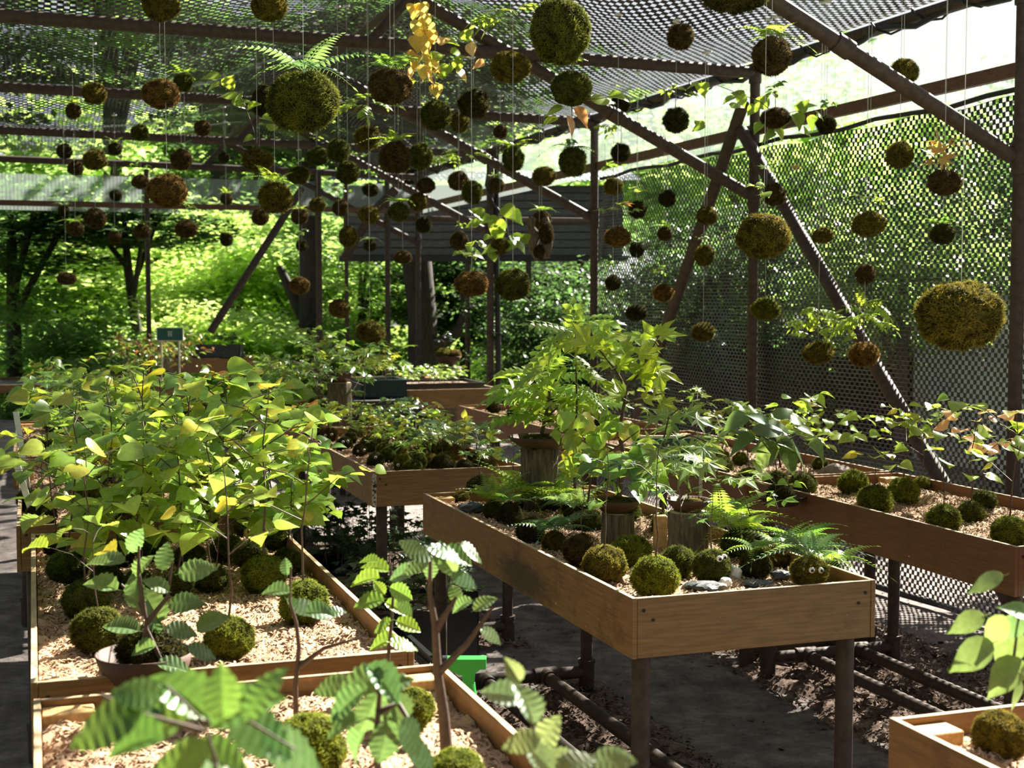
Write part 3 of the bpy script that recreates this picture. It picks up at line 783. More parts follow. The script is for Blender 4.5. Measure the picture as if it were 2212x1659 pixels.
# ------------------------------------------------------------------ moss ball things
MCOL = {'y': (.165, .140, .024), 'g': (.095, .112, .018), 'o': (.20, .125, .034), 'b': (.11, .078, .03), 'd': (.055, .055, .014), 'l': (.16, .19, .02)}
MWORD = {'y': 'yellow-olive', 'g': 'green', 'o': 'ochre', 'b': 'brown', 'd': 'dark olive', 'l': 'bright green'}
_seed = [100]
def seed(): _seed[0] += 1; return _seed[0]
def moss_part(root, R, c, loc, asp=1.0, big=False):
    r = random.Random(seed())
    me = r.choice(MOSSB if big else MOSS)
    o = link('moss_ball', me, root, loc); o.rotation_euler = (0, 0, r.uniform(0, 6.28)); q_ = r.uniform(.93, 1.08); o.scale = (R * 1.03 * q_, R * 1.03 / q_, R * asp); o.rotation_euler.x = r.uniform(-.2, .2)
    o.color = (*jit(MCOL[c], r, .12), 1); return o

WALLK = 4.0; NEAR = []
def hang(u, v, r, asp, c, plant, label):
    Dm = .20 if r >= 60 else .17 if r >= 40 else .155 if r >= 30 else .14 if r >= 22 else .13 if r >= 17 else .12
    y = F * Dm / (2 * r)
    k = (u - 1106) / F
    y = min(y, 13.4, (WALLK - Dm) / (k + .345) if k > -.3 else 99, 1.18 / max(-qv(v), .01) if v < 600 else 99)
    R = r * y / F; c3 = P(u, v, y)
    root = empty('hanging_moss_ball', c3 - Vector((0, 0, R * asp))); 
    pl_w = {'-': '', 'f': '', 'l': '', 'm': '', 'c': '', 't': '', 's': ''}
    tag(root, label, 'moss ball', 'moss balls hanging on strings')
    moss_part(root, R, c, (0, 0, R * asp), asp, r > 36)
    top = 2 * R * asp * .96
    zr = roof_at(c3)
    if zr is None:
        a_ = (c3 - PW).dot(D2); zr = 2.86; NEAR.append(a_)
    ztop = zr - (c3.z - R * asp)
    m = MB(); m.tube([(0, 0, top * .9), (0, 0, ztop + .02)], .0008, 5); m.tube([(0, 0, ztop - .006), (0, 0, ztop + .004)], [.02, .02], 8); m.build('string', M['string'], root)
    obj = y < 9.0
    pl = Plant(root, seed()); rr = pl.r; b = Vector((0, 0, top))
    if plant == 'f': ferny(pl, b, 8, R * 1.9, rr.choice([GR, YG, BG]), .75)
    elif plant == 'l': sapling(pl, b, R * 1.7, 12, rr.choice(['oval', 'heart']), R * .75, rr.choice([GR, YG]), .6, 3)
    elif plant == 'm': sapling(pl, b, R * 1.8, 12, 'maple', R * 1.0, YG, .7, 3, accent=OR, acc=.1)
    elif plant == 'c': sapling(pl, b, R * 2.2, 9, 'pinn', R * 1.7, YG, .5, 3)
    elif plant == 's': sapling(pl, b, R * 1.1, 7, 'oval', R * .6, YG, .6, 2)
    elif plant == 'a': sapling(pl, b, R * 1.9, 14, 'maple', R * .8, (.45, .36, .09), .6, 3, accent=OR, acc=.5)
    pl.finish(obj)
    return root, R, y, c3

H = []   # (u, v, r, aspect, colour, plant)
for row in '''348 10 40 .95 y -|582 13 38 .95 y -|203 202 26 .9 y -|347 203 39 .85 o -|396 178 21 1 g f|158 240 17 1 b f|572 219 28 1.3 d -|656 220 73 .97 g f
302 286 19 .95 g -|437 277 18 1 b f|139 327 17 1 d f|248 322 15 1 d f|205 345 26 .9 y -|163 363 17 1 b -|392 345 23 1 b f|556 346 34 .76 y -|484 341 12 1 d -|645 379 24 .85 g -
686 338 24 .85 g s|303 393 18 .9 b l|361 412 43 .88 o -|594 427 36 .95 y f|250 422 13 1 d -|489 430 13 1 b f|685 443 18 .9 y -|735 450 17 1.1 b l|562 469 19 1 b -|647 468 17 1 b f
138 456 13 1 d f|206 472 23 1 b -|163 494 18 .9 b f|307 500 17 .95 b f|402 495 23 .85 b l|248 513 14 1 b f|489 518 14 1.1 d f|652 530 13 1 d l|143 602 19 .75 b -|647 617 22 .88 o -|733 667 23 .9 o l
843 187 48 .84 b f|1103 145 41 .88 y c|1210 68 63 1.2 g -|1235 191 45 .88 g s|1023 225 35 .88 d -|941 249 33 1 g m|993 264 22 1 y -|1340 225 20 1 d -|1470 79 29 1 b -|1460 260 29 .95 d l
794 299 30 .86 y c|1081 285 15 1 b -|853 341 34 1.05 b f|908 338 28 1.05 g -|731 325 25 1 g s|751 373 25 1 g -|1108 343 24 1.15 g f|1237 350 31 1.05 g f|1341 330 21 1 d c|1175 381 25 .87 y -
990 391 22 1 b c|1020 416 23 1.12 g -|1073 401 17 1 b f|920 401 20 .9 b -|800 410 17 .9 d l|902 437 20 1 y -|861 458 22 1 g f|797 465 22 .95 y -|915 486 18 1 d -|752 511 21 1.1 y -
799 530 14 1 d f|992 521 21 1 b s|1080 532 19 1 y l|870 556 19 .75 b -|1170 476 20 1.1 b f|1325 403 21 .88 y l|1441 429 19 1 d -|1377 453 19 1 d l|1334 512 29 .78 o m|1375 540 16 1.1 d f
1436 505 15 1.1 b f|1667 122 46 .97 b f|1952 157 30 1 y -|1675 255 34 .66 b l|1785 270 21 .95 d l|1943 335 31 .97 y -|2040 394 35 .82 b a|1672 420 25 1 b m|1527 466 23 .9 y -|1650 510 60 .86 y s
1877 484 36 .78 y s|1777 509 23 .77 y -|2036 506 25 .93 d f|1521 552 22 1.05 y s|1869 593 21 1.05 b s|2075 683 91 .88 y -|1653 669 30 .84 l -|1519 717 26 .83 y -|1767 763 33 .78 y c|1866 766 32 .82 o c
1019 613 38 .77 o l|1108 615 38 .98 g -|1324 611 18 1 d l|1432 633 22 .87 o l|1374 676 22 .85 d -|799 718 29 .84 y l'''.replace('\n', '|').split('|'):
    a = row.split(); H.append((float(a[0]), float(a[1]), float(a[2]), float(a[3]), a[4], a[5]))
H.append((1585, -22, 73, .72, 'd', 'm'))
ZONES = [('before the nearest roof netting', lambda u, v: v < 100), ('below the upper left pipes', lambda u, v: u < 450 and v < 300),
         ('over the dark left netting', lambda u, v: u < 450 and v < 380), ('before the clear far strip', lambda u, v: u < 520 and v < 452),
         ('before the sunlit trees', lambda u, v: u < 520), ('before the middle tie beams', lambda u, v: u < 770 and v < 400),
         ('below the middle rafter ends', lambda u, v: u < 780 and v < 560), ('before the big dark tree trunks', lambda u, v: u < 900 and v >= 545),
         ('round the hidden ridge joints', lambda u, v: u < 1260 and v < 310), ('across the lower rafters', lambda u, v: u < 1260 and v < 425),
         ('before the grey plank shed', lambda u, v: u < 1260 and v < 560), ('beside the cable-strapped post', lambda u, v: u < 1260),
         ('before the clear side band', lambda u, v: v < 300), ('before the upper netting end', lambda u, v: u < 1480 and v < 520),
         ('before the lower netting end', lambda u, v: u < 1480), ('by the leaning braces', lambda u, v: u < 1700),
         ('beyond the braces, upper netting', lambda u, v: v < 560), ('beyond the braces, lower netting', lambda u, v: True)]
ORD = ['first', 'second', 'third', 'fourth', 'fifth', 'sixth', 'seventh', 'eighth', 'ninth', 'tenth', 'eleventh', 'twelfth']
PW_ = {'-': 'bare', 'f': 'ferny', 'l': 'leafy', 'm': 'maple-topped', 'c': 'feathery-leaved', 's': 'sprouting', 'a': 'yellow-leaved'}
zn = [[i for i, f in enumerate(ZONES) if f[1](h[0], h[1])][0] for h in H]
HANG = {}
for i, h in enumerate(H):
    same = sorted([j for j in range(len(H)) if zn[j] == zn[i]], key=lambda j: H[j][0])
    pos = same.index(i); szw = 'large' if h[2] >= 40 else 'small' if h[2] < 20 else 'mid-sized'
    look = [j for j in same if (H[j][4], H[j][5]) == (h[4], h[5]) and ('large' if H[j][2] >= 40 else 'small' if H[j][2] < 20 else 'mid-sized') == szw]
    o_ = '' if len(look) == 1 else ', ' + ORD[look.index(i)] + ' from left'
    HANG[(h[0], h[1])] = hang(*h, f"{szw} {PW_[h[5]]} {MWORD[h[4]]} hanging moss ball {ZONES[zn[i]][0]}{o_}")

for i_, a_ in enumerate(sorted(NEAR)):
    m = MB(); m.tube([W(a_, 0, 2.86), W(a_, 7.4, 2.86)], .004, 6); tag(m.build('hanging_wire', M['cable']), f'thin wire overhead carrying one of the nearest moss balls, {ORD[i_]} from the camera', 'wire', 'overhead wires')
# extra hand-placed hanging growth ------------------------------------------------
def hero(root, y, stems, leaves, kind, col, seed_, jy=.06, accent=None, acc=0, r0=.004, nrm=(0, -.55, .8), kinds=None):
    """stems/leaves given by where the photograph shows them, at their distance y, built in the root's space"""
    inv = root.matrix_basis.inverted() if root.matrix_basis else Matrix()
    pl = Plant(root, seed_); r = pl.r
    for st in stems:
        pl.tube([inv @ (P(a[0], a[1], y) + Vector((0, (a[2] if len(a) > 2 else 0), 0))) for a in st], r0 * (st[0][3] if len(st[0]) > 3 else 1), r0 * .35, 7)
    for lf in leaves:
        u, v, ln, ang = lf[:4]; yy = y + r.uniform(-jy, jy)
        A = math.radians(ang); L = ln * yy / F * {'tri': 1.4, 'maple': 1.35}.get(lf[4] if len(lf) > 4 else kind, 1.1)
        ax = Vector((math.cos(A), r.uniform(-.35, .35), math.sin(A)))
        nm = Vector(nrm) + Vector((r.uniform(-.35, .35), r.uniform(-.2, .2), r.uniform(-.2, .2)))
        kd = lf[4] if len(lf) > 4 else kind
        c = accent if accent and r.random() < acc else (lf[5] if len(lf) > 5 else col)
        p = P(u, v, yy) - ax.normalized() * L * .5
        pl.leaf(kd, inv @ p, ax, nm, L, c)
    pl.finish(True)
# vine rising from the ochre-yellow ball (556,346)
rt, R, y, c3 = HANG[(556.0, 346.0)]
hero(rt, y, [[(558, 322), (546, 275), (528, 225), (505, 190), (492, 178)]], [(455, 168, 44, 175), (458, 184, 40, 190), (496, 178, 34, 60), (492, 203, 40, 150), (530, 222, 40, 10), (510, 212, 36, 200), (548, 232, 34, 20), (590, 272, 34, 20), (575, 258, 30, -20), (537, 300, 26, 200), (515, 222, 34, -30)], 'heart', YG, 3, r0=.003)
# yellow trailing leaves on the green ball (941,249)
rt, R, y, c3 = HANG[(941.0, 249.0)]
lv = [(893, 20, 30, -100), (912, 20, 34, -80), (898, 35, 26, -110), (920, 45, 30, -70), (905, 60, 40, -100), (925, 65, 38, -60), (912, 78, 36, -90), (930, 80, 34, -80), (905, 95, 44, -95), (925, 105, 40, -100), (885, 120, 34, -150), (900, 135, 44, -120), (880, 128, 34, -170), (925, 130, 36, -70), (935, 140, 34, -60), (915, 155, 36, -90), (940, 150, 34, -45), (893, 160, 34, -110), (925, 165, 36, -90), (944, 196, 32, -90), (975, 95, 34, -10, 'heart', YG), (960, 92, 30, 30, 'heart', PK), (985, 115, 32, -20, 'heart', YG), (990, 140, 32, -90, 'heart', YG), (1000, 158, 34, -40, 'heart', YG), (965, 152, 32, -110, 'heart', YG), (945, 118, 34, 40, 'heart', YG), (1010, 75, 34, 60, 'heart', YG), (1020, 85, 34, -10, 'heart', YG), (1020, 105, 32, -60, 'heart', YG), (1000, 125, 30, 20, 'heart', YG), (1035, 140, 30, 200, 'heart', YG)]
hero(rt, y, [[(942, 218), (938, 180), (930, 120), (915, 60), (905, 5)], [(935, 150), (970, 110), (1010, 80)], [(935, 150), (985, 130), (1030, 130)]], lv, 'heart', (.60, .50, .16), 4, r0=.0025, accent=PK, acc=.15)
# leafy arching stem of the ball at (1675,255)
rt, R, y, c3 = HANG[(1675.0, 255.0)]
lv = [(1500, 185, 34, 190), (1518, 190, 30, -80), (1575, 210, 32, 200), (1590, 225, 34, 10), (1605, 215, 30, -60), (1595, 200, 30, 150), (1650, 222, 36, 60), (1625, 238, 30, 220), (1660, 290, 36, 200), (1680, 290, 34, -60), (1720, 262, 40, -70), (1735, 230, 36, 60), (1745, 225, 34, 20), (1760, 265, 36, -100), (1775, 250, 34, -30), (1510, 275, 34, 200), (1515, 265, 30, 30), (1740, 280, 34, -20), (1700, 270, 30, 40), (1640, 278, 30, 230)]
hero(rt, y, [[(1680, 250), (1640, 218), (1590, 200), (1540, 180), (1510, 178)], [(1680, 250), (1720, 240), (1790, 268)], [(1668, 240), (1668, 350), (1660, 440)]], lv, 'heart', YG, 5, r0=.0025, jy=.12)
# leaves around ball (1235,191) and below
rt, R, y, c3 = HANG[(1235.0, 191.0)]
hero(rt, y, [[(1262, 215), (1295, 213), (1340, 205)], [(1235, 225), (1236, 262)]], [(1300, 212, 60, 10, 'oval'), (1335, 208, 50, 5, 'oval'), (1196, 237, 46, 190, 'oval'), (1190, 260, 40, 200, 'oval'), (1255, 248, 52, -40, 'oval', (.55, .30, .16)), (1232, 270, 50, -70, 'oval', (.55, .28, .14)), (1200, 235, 40, 200, 'oval')], 'oval', YG, 6, r0=.0025)
rt, R, y, c3 = HANG[(1080.0, 532.0)]
hero(rt, y, [[(1080, 515), (1062, 490), (1040, 470)], [(1085, 515), (1120, 510), (1160, 530)]], [(1030, 465, 40, 150), (1048, 475, 36, 200), (1070, 487, 46, 240), (1075, 505, 32, -90), (1060, 535, 34, 180), (1068, 550, 30, -70), (1100, 528, 40, 30), (1112, 520, 36, -60), (1140, 515, 36, 40), (1022, 490, 36, 190), (1100, 455, 40, -40), (1115, 465, 36, -30), (1125, 525, 40, -40)], 'heart', YG, 7, r0=.0022)
for (bu, bv), lv in {(1767.0, 763.0): [(1735, 720, 34, 150), (1750, 705, 34, 60), (1780, 715, 34, 30), (1730, 700, 30, 200), (1760, 690, 34, 100), (1790, 735, 30, -20)],
                     (1866.0, 766.0): [(1850, 662, 44, 160), (1880, 655, 44, 20), (1905, 668, 44, -30), (1830, 690, 44, 200), (1895, 695, 40, -40), (1862, 650, 36, 100), (1810, 705, 40, 200), (1840, 725, 30, 190), (1915, 690, 36, -60), (1875, 680, 40, 10)],
                     (2040.0, 394.0): [(2010, 330, 34, 150), (2030, 320, 34, 90), (2055, 335, 34, 30), (2040, 350, 32, -60), (2005, 350, 30, 200), (2025, 290, 34, 100)]}.items():
    rt, R, y, c3 = HANG[(bu, bv)]
    hero(rt, y, [[(bu, bv - 25), (bu - 2, bv - 60), (bu, bv - 110)]], lv, 'pinn' if bu < 2000 else 'maple', YG if bu < 2000 else (.5, .33, .12), int(bu), r0=.002)
# driftwood hung with moss
y = 9.2; p = P(1172, 520, y)
root = empty('hanging_driftwood', p); tag(root, 'curved mossy driftwood hanging below a brown moss ball by the plank shed', 'driftwood')
m = MB(); inv = Matrix.Translation(-p)
m.tube([inv @ P(a, b, y) for a, b in ((1150, 470), (1146, 492), (1158, 508), (1150, 530), (1162, 552), (1178, 550), (1182, 525), (1184, 498), (1178, 470))], [.025, .03, .036, .034, .04, .042, .038, .034, .02], 10)
m.build('driftwood', M['log'], root)
o = moss_part(root, .05, 'b', inv @ P(1180, 505, y - .02), 1.5); o = moss_part(root, .045, 'b', inv @ P(1165, 545, y - .02), 1.1)
m = MB(); q_ = P(1165, 480, y); zr_ = roof_at(q_); m.tube([inv @ q_, inv @ Vector((q_.x, y, zr_ + .01))], .001, 5); m.tube([inv @ Vector((q_.x, y, zr_ - .006)), inv @ Vector((q_.x, y, zr_ + .004))], .022, 8); m.build('string', M['string'], root)

# table moss balls ----------------------------------------------------------------
def seat(u, v, r, bedz=BEDZ, k=.80):
    y = (CAMZ - bedz) / (qv(v) + k * r / F); c = P(u, v, y); return y, c, r * y / F
def sitter(u, v, r, c, label, plant=None, asp=1.0, eyes=None, group=None, bedz=BEDZ, objs=True):
    y, c3, R = seat(u, v, r, bedz)
    root = empty('moss_ball_plant', c3 - Vector((0, 0, R * asp * .95))); tag(root, label, 'moss ball', group)
    moss_part(root, R, c, (0, 0, R * asp * .95), asp, r > 40)
    if eyes:
        for du, dv in eyes:
            d = Vector((du, -math.sqrt(max(.05, 1 - du * du - dv * dv)), dv)) * .97
            m = MB(); m.lathe([(.001, 0), (.6, .04), (.92, .22), (1, .45), (.8, .8), (.3, .98), (.001, 1)], 14)
            e = m.build('eye', M['eye'], root, (d.x * R, d.y * R, R * asp * .95 + d.z * R * asp)); s_ = R * .17
            e.scale = (s_, s_, s_ * .7); e.rotation_euler = Vector((d.x * .4, -1, .15)).to_track_quat('Z', 'Y').to_euler()
            m = MB(); m.lathe([(.001, .93), (.5, .9), (.5, 1.04), (.001, 1.06)], 12); m.build('pupil', M['pupil'], e, (.15, -.2, 0))
    if plant:
        pl = Plant(root, seed()); plant(pl, Vector((0, 0, R * asp * 1.88)), R); pl.finish(objs)
    return root, y, R
def SP_(h, n, kind, size, col, **k):
    return lambda pl, b, R: sapling(pl, b, h, n, kind, size, col, **k)
def FN_(n, size, col, up=.7): return lambda pl, b, R: ferny(pl, b, int(n * 1.4), size * 1.25, col, up)

# front table B
Bp = [
 (1037, 1058, 30, 'd', 'dark moss ball at the back corner of the front table, dense small leaves', SP_(.13, 20, 'ivy', .045, GR, spread=.6)),
 (996, 1076, 18, 'y', 'small yellow moss tuft nearest the back corner block of the front table', None),
 (1066, 1103, 22, 'g', 'fern-covered moss ball beside the pointed one on the front table', FN_(10, .11, YG, .9)),
 (1100, 1116, 31, 'd', 'pointed dark moss ball with one sunlit flank, along the grimy side board', FN_(5, .08, GR)),
 (1146, 1150, 31, 'd', 'rounded bare dark moss ball before the fern clump on the front table', None),
 (1197, 1172, 28, 'y', 'moss ball with feathery ferns, second before the long dark-stained board patch', FN_(9, .12, BG, .9)),
 (1258, 1188, 42, 'b', 'broad brownish moss ball with a thin round-leaved shoot on the front table', SP_(.20, 14, 'round', .035, GR, spread=.4)),
 (1306, 1222, 50, 'y', 'low wide moss ball with a stem of round leaves, near the front corner', SP_(.30, 16, 'round', .038, GR, spread=.3, branches=3)),
 (1362, 1195, 46, 'l', 'sunlit yellow-topped moss ball behind the front corner pair', None),
 (1416, 1248, 55, 'l', 'big fluffy green moss ball at the very front corner of the front table', SP_(.30, 12, 'tri', .05, DG, spread=.35, branches=3)),
 (1463, 1217, 36, 'g', 'two-toned moss ball tucked behind the big fluffy green one', SP_(.22, 9, 'maple', .065, GR, spread=.4)),
 (1537, 1226, 41, 'g', 'moss ball looking up with white eyes, on black slate', SP_(.17, 10, 'ivy', .04, DG, spread=.4), ((.30, .58), (.58, .62))),
 (1594, 1178, 37, 'g', 'shaggy moss ball with bright fern fronds behind the white stone', FN_(11, .11, YG)),
 (1632, 1221, 34, 'd', 'pointed moss ball with sunlit side between white stone and orange ball', FN_(6, .08, GR)),
 (1681, 1202, 30, 'o', 'orange-brown moss ball near the right front of the front table', FN_(6, .10, GR)),
 (1746, 1235, 39, 'y', 'olive moss ball with two round googly eyes by the front right corner', FN_(9, .11, BG, .9), ((-.02, .30), (.52, .26))),
 (1797, 1231, 20, 'd', 'dark moss ball trailing a pale frond at the front right corner', FN_(7, .11, YG, .5)),
]
for b in Bp: sitter(b[0], b[1], b[2], b[3], b[4], b[5], 1.08 if b[3] in 'dg' else .95, b[6] if len(b) > 6 else None, 'moss balls on the front table')
# ferns and plants standing further back on B, given by base pixel
def potless(u, v, label, fn, r=16, c='d', bedz=BEDZ): return sitter(u, v, r, c, label, fn, .8, None, None, bedz)
potless(1130, 1085, 'fern clump spreading behind the pointed moss ball', FN_(15, .16, YG, .9), 20)
potless(1190, 1092, 'pale fern clump before the upright log pedestal', FN_(12, .17, YG, .8), 20)
potless(1235, 1110, 'blue-green fern clump above the brownish moss ball', FN_(13, .14, (.16, .27, .12), .9), 18)
potless(1110, 1060, 'leafy dark shrub beside the upright log pedestal', SP_(.16, 24, 'ivy', .05, GR, spread=.6, branches=5), 18)
potless(1220, 1075, 'ash seedling with paired leaflets standing right of the log pedestal', SP_(.18, 9, 'pinn', .13, YG, spread=.5), 16)
potless(1640, 1175, 'crooked little tree with pale maple leaves at the right of the front table', SP_(.24, 14, 'tri', .075, YG, spread=.55, lean=(-.25, 0)), 20)
potless(1690, 1165, 'climbing shoot with small bright leaves above the orange moss ball', SP_(.18, 16, 'heart', .04, YG, spread=.55, lean=(-.1, 0)), 18)
potless(1720, 1185, 'dark fern behind the googly-eyed moss ball', FN_(10, .13, GR, .7), 18)
potless(1560, 1150, 'thin fern standing behind the white stone', FN_(9, .17, YG, 1.4), 14)

def stump(u, vtop, vbase_y, wpx, label, bowl_px=None, bowl_h=26, name='log_pedestal', bl=None):
    y = vbase_y; top = P(u, vtop, y); rad = wpx * y / F / 2
    base = Vector((top.x, top.y, BEDZ - .01)); hgt = top.z - base.z
    root = empty(name, base); tag(root, label, 'log')
    m = MB(); ph = random.Random(int(u))
    a = [ph.uniform(0, 6.28) for _ in range(6)]
    wob = lambda th, z: 1 + .03 * math.sin(9 * th + a[0]) + .025 * math.sin(17 * th + a[1] + z * 20) + .02 * math.sin(3 * th + a[2])
    m.lathe([(rad * 1.04, 0), (rad, hgt * .3), (rad * .98, hgt * .7), (rad * .99, hgt)], 56, wob=wob); m.build('bark', M['log'], root)
    m = MB(); m.lathe([(.001, hgt - .002), (rad * .93, hgt - .001), (rad * .93, hgt + .003), (.001, hgt + .004)], 40); m.build('cut_face', M['edge'], root)
    if bowl_px:
        b = empty('plant_bowl', Vector((top.x, top.y, top.z + .004))); tag(b, bl, 'bowl')
        Rb = bowl_px * y / F / 2; hb = bowl_h * y / F
        m = MB(); m.lathe([(Rb * .55, 0), (Rb * .62, .003), (Rb * .9, hb * .6), (Rb, hb), (Rb * .96, hb), (Rb * .86, hb * .65), (Rb * .5, hb * .35), (.001, hb * .35)], 36); m.build('bowl', M['bowl'], b)
        return b, y, hb, Rb, top
    return root, y, hgt, rad, top
b, y, hb, Rb, top = stump(1166, 968, 5.0, 80, 'weathered upright log carrying a wide brown bowl', 140, 24, bl='wide brown bowl on the weathered upright log')
r_ = empty('ash_sapling', (top.x, top.y, top.z + hb * .5)); tag(r_, 'drooping ash-leaved tree planted in the wide brown bowl', 'plant')
moss_part(r_, Rb * .6, 'g', (0, 0, .0), .45)
pl = Plant(r_, 9001); rr = pl.r
pl.tube([(0, 0, 0), (.02, 0, .09), (.035, 0, .17), (.03, 0, .25)], .008, .003, 7); pl.tube([(.02, 0, .09), (.09, -.01, .15), (.17, 0, .2)], .004, .002, 6)
for i in range(24):
    a = i * 2.4; p = Vector((.02, 0, .06 + .008 * i)); e = rr.uniform(-.1, .5)
    pl.leaf('pinn', p, (math.cos(a), math.sin(a) * .7, e), (0, -.3, 1), rr.uniform(.14, .21), YG)
pl.finish(True)
b, y, hb, Rb, top = stump(1487, 1106, 4.1, 88, 'dark log pedestal behind the eyed moss ball', 96, 26, bl='dark brown bowl on the log behind the eyed moss ball')
r_ = empty('maple_sapling', (top.x, top.y, top.z + hb * .5)); tag(r_, 'maple with silvery pointed leaves in the bowl behind the eyed ball', 'plant')
moss_part(r_, Rb * .7, 'y', (0, 0, 0), .5)
pl = Plant(r_, 9002); sapling(pl, (0, 0, .02), .17, 40, 'maple', .10, (.20, .30, .08), spread=.9, branches=6, droop=.7, start=.1); pl.finish(True)
b, y, hb, Rb, top = stump(1335, 1108, 4.25, 72, 'short dark log pedestal under the hydrangea bowl', 100, 26, bl='brown bowl on the short dark log with broad leaves over it')
r_ = empty('hydrangea', (top.x, top.y, top.z + hb * .5)); tag(r_, 'broad-leaved hydrangea in the bowl on the short dark log', 'plant')
moss_part(r_, Rb * .75, 'y', (0, 0, 0), .6)
pl = Plant(r_, 9003); sapling(pl, (0, 0, .02), .13, 30, 'oval', .11, GR, spread=1.0, branches=6, droop=.7, start=.1); pl.finish(True)
# yellow wooden peg
y = 4.2; p = P(1426, 1180, y); root = empty('wood_peg', (p.x, p.y, BEDZ - .01)); tag(root, 'short yellow timber post standing between the two dark logs', 'post')
m = MB(); m.box((-.02, -.02, 0), (.02, .02, P(1426, 1106, y).z - BEDZ), bev=.003); m.build('post', M['block'], root)

# tall hero saplings of table B
y = 4.75; base = G(1335, 1092, BEDZ)
root = empty('vine_maple', (base.x, y, BEDZ)); tag(root, 'tall sapling with a crooked dark stem and big yellow-green leaves', 'plant')
moss_part(root, .05, 'g', (0, 0, .03), .8)
lv = [(1260, 730, 62, 120), (1285, 738, 56, 60), (1300, 755, 60, 10), (1312, 735, 56, 45), (1330, 762, 70, -10), (1350, 760, 56, 20), (1395, 760, 56, 20), (1415, 775, 50, 0), (1430, 712, 54, 45), (1445, 722, 54, 5), (1405, 716, 50, 120), (1370, 722, 50, 170), (1345, 728, 50, 175), (1350, 745, 50, 185), (1385, 735, 50, 0), (1405, 738, 46, -40), (1420, 800, 60, -10), (1400, 795, 56, 60), (1440, 806, 62, -25), (1430, 825, 50, -70), (1385, 808, 50, 190), (1405, 822, 46, -110), (1345, 785, 44, 30), (1365, 790, 44, 0), (1310, 785, 44, 190), (1280, 755, 50, 190), (1250, 750, 46, 200), (1225, 740, 48, 190), (1330, 850, 50, 150), (1345, 840, 46, 120), (1320, 830, 46, 160), (1425, 850, 46, -40), (1400, 858, 46, 10), (1440, 875, 46, -20)]
hero(root, y, [[(1336, 1085, 0, 1.6), (1347, 985), (1337, 935), (1346, 885), (1354, 842), (1330, 800), (1300, 762), (1282, 745)], [(1352, 845), (1385, 800), (1425, 722)], [(1350, 870), (1390, 860), (1430, 850)]], lv, 'tri', (.27, .37, .03), 31, r0=.006, jy=.12)
y = 4.9; root = empty('tall_ash', (P(1243, 900, y).x, y, BEDZ)); tag(root, 'tall straight sapling with drooping compound leaves at its top', 'plant')
moss_part(root, .05, 'g', (0, 0, .03), .8)
lv = [(1190, 705, 90, 165), (1215, 720, 80, 200), (1270, 700, 86, 20), (1300, 712, 80, -20), (1240, 690, 70, 90), (1180, 745, 80, 200), (1290, 690, 80, 15), (1170, 770, 80, 205), (1205, 760, 80, 230), (1260, 790, 80, -40), (1200, 800, 80, 200), (1180, 830, 80, 210), (1290, 810, 80, -20), (1270, 850, 70, -40), (1150, 800, 80, 190), (1130, 850, 80, 190), (1160, 870, 80, 210), (1310, 870, 80, 0), (1225, 850, 70, 240)]
hero(root, y, [[(1243, 1085, 0, 1.3), (1240, 980), (1246, 880), (1244, 760), (1240, 700)]], lv, 'pinn', YG, 32, r0=.005, jy=.2)
y = 4.55; root = empty('round_leaf_sapling', (P(1270, 1000, y).x, y, BEDZ)); tag(root, 'yellowing round-leaved sapling in the middle of the front table', 'plant')
moss_part(root, .05, 'g', (0, 0, .03), .8)
rr = random.Random(77); lv = [(rr.uniform(1220, 1400), rr.uniform(900, 1010), rr.uniform(36, 56), rr.uniform(0, 360)) for _ in range(34)]
hero(root, y, [[(1270, 1085), (1280, 1000), (1300, 930), (1310, 900)], [(1280, 1000), (1340, 960), (1380, 930)]], lv, 'round', YG, 33, r0=.004, jy=.15, accent=LY, acc=.3)
y = 4.5; root = empty('pointed_maple', (P(1440, 1000, y).x, y, BEDZ)); tag(root, 'maple with pale starry leaves in front of the green signboard', 'plant')
moss_part(root, .05, 'g', (0, 0, .03), .8)
lv = [(1475, 950, 60, -30), (1500, 975, 66, -50), (1520, 960, 56, -30), (1440, 920, 60, 200), (1395, 960, 56, 230), (1420, 985, 56, 250), (1450, 985, 60, -60), (1465, 900, 56, 30), (1430, 890, 50, 150), (1500, 890, 56, 10), (1520, 910, 56, -20), (1405, 905, 50, 190), (1440, 1015, 56, -100), (1480, 1030, 60, -60), (1400, 1030, 50, 220), (1530, 990, 60, -50)]
hero(root, y, [[(1432, 1110), (1434, 1020), (1433, 950), (1445, 900), (1470, 880)], [(1433, 960), (1490, 940), (1540, 960)]], lv, 'maple', (.19, .30, .07), 34, r0=.005, jy=.12)

# stones on B
def stone(u, v, wpx, hpx, mat, label, bedz=BEDZ, cat='stone', sub=3):
    y = (CAMZ - bedz) / (qv(v) + .45 * hpx / F); c = P(u, v, y); sc = y / F
    bm = bmesh.new(); bmesh.ops.create_icosphere(bm, subdivisions=sub, radius=1); r = random.Random(int(u * 7 + v))
    o3 = Vector((r.uniform(0, 50), r.uniform(0, 50), 0))
    for w in bm.verts:
        w.co *= 1 + .28 * noise.noise(w.co * 1.4 + o3) + .1 * noise.noise(w.co * 4 + o3)
        w.co = Vector((w.co.x * wpx * sc / 2, w.co.y * wpx * sc * .4, w.co.z * hpx * sc / 2))
    me = bpy.data.meshes.new('stone'); bm.to_mesh(me); bm.free(); me.materials.append(M[mat])
    if mat == 'rock': me.polygons.foreach_set('use_smooth', [True] * len(me.polygons))
    o = link('stone', me, None, c); tag(o, label, cat); return o
stone(1525, 1268, 90, 26, 'slate', 'flat black slate under the moss ball with white eyes'); stone(1588, 1238, 30, 34, 'quartz', 'bright white quartz stone between two moss balls', cat='stone')
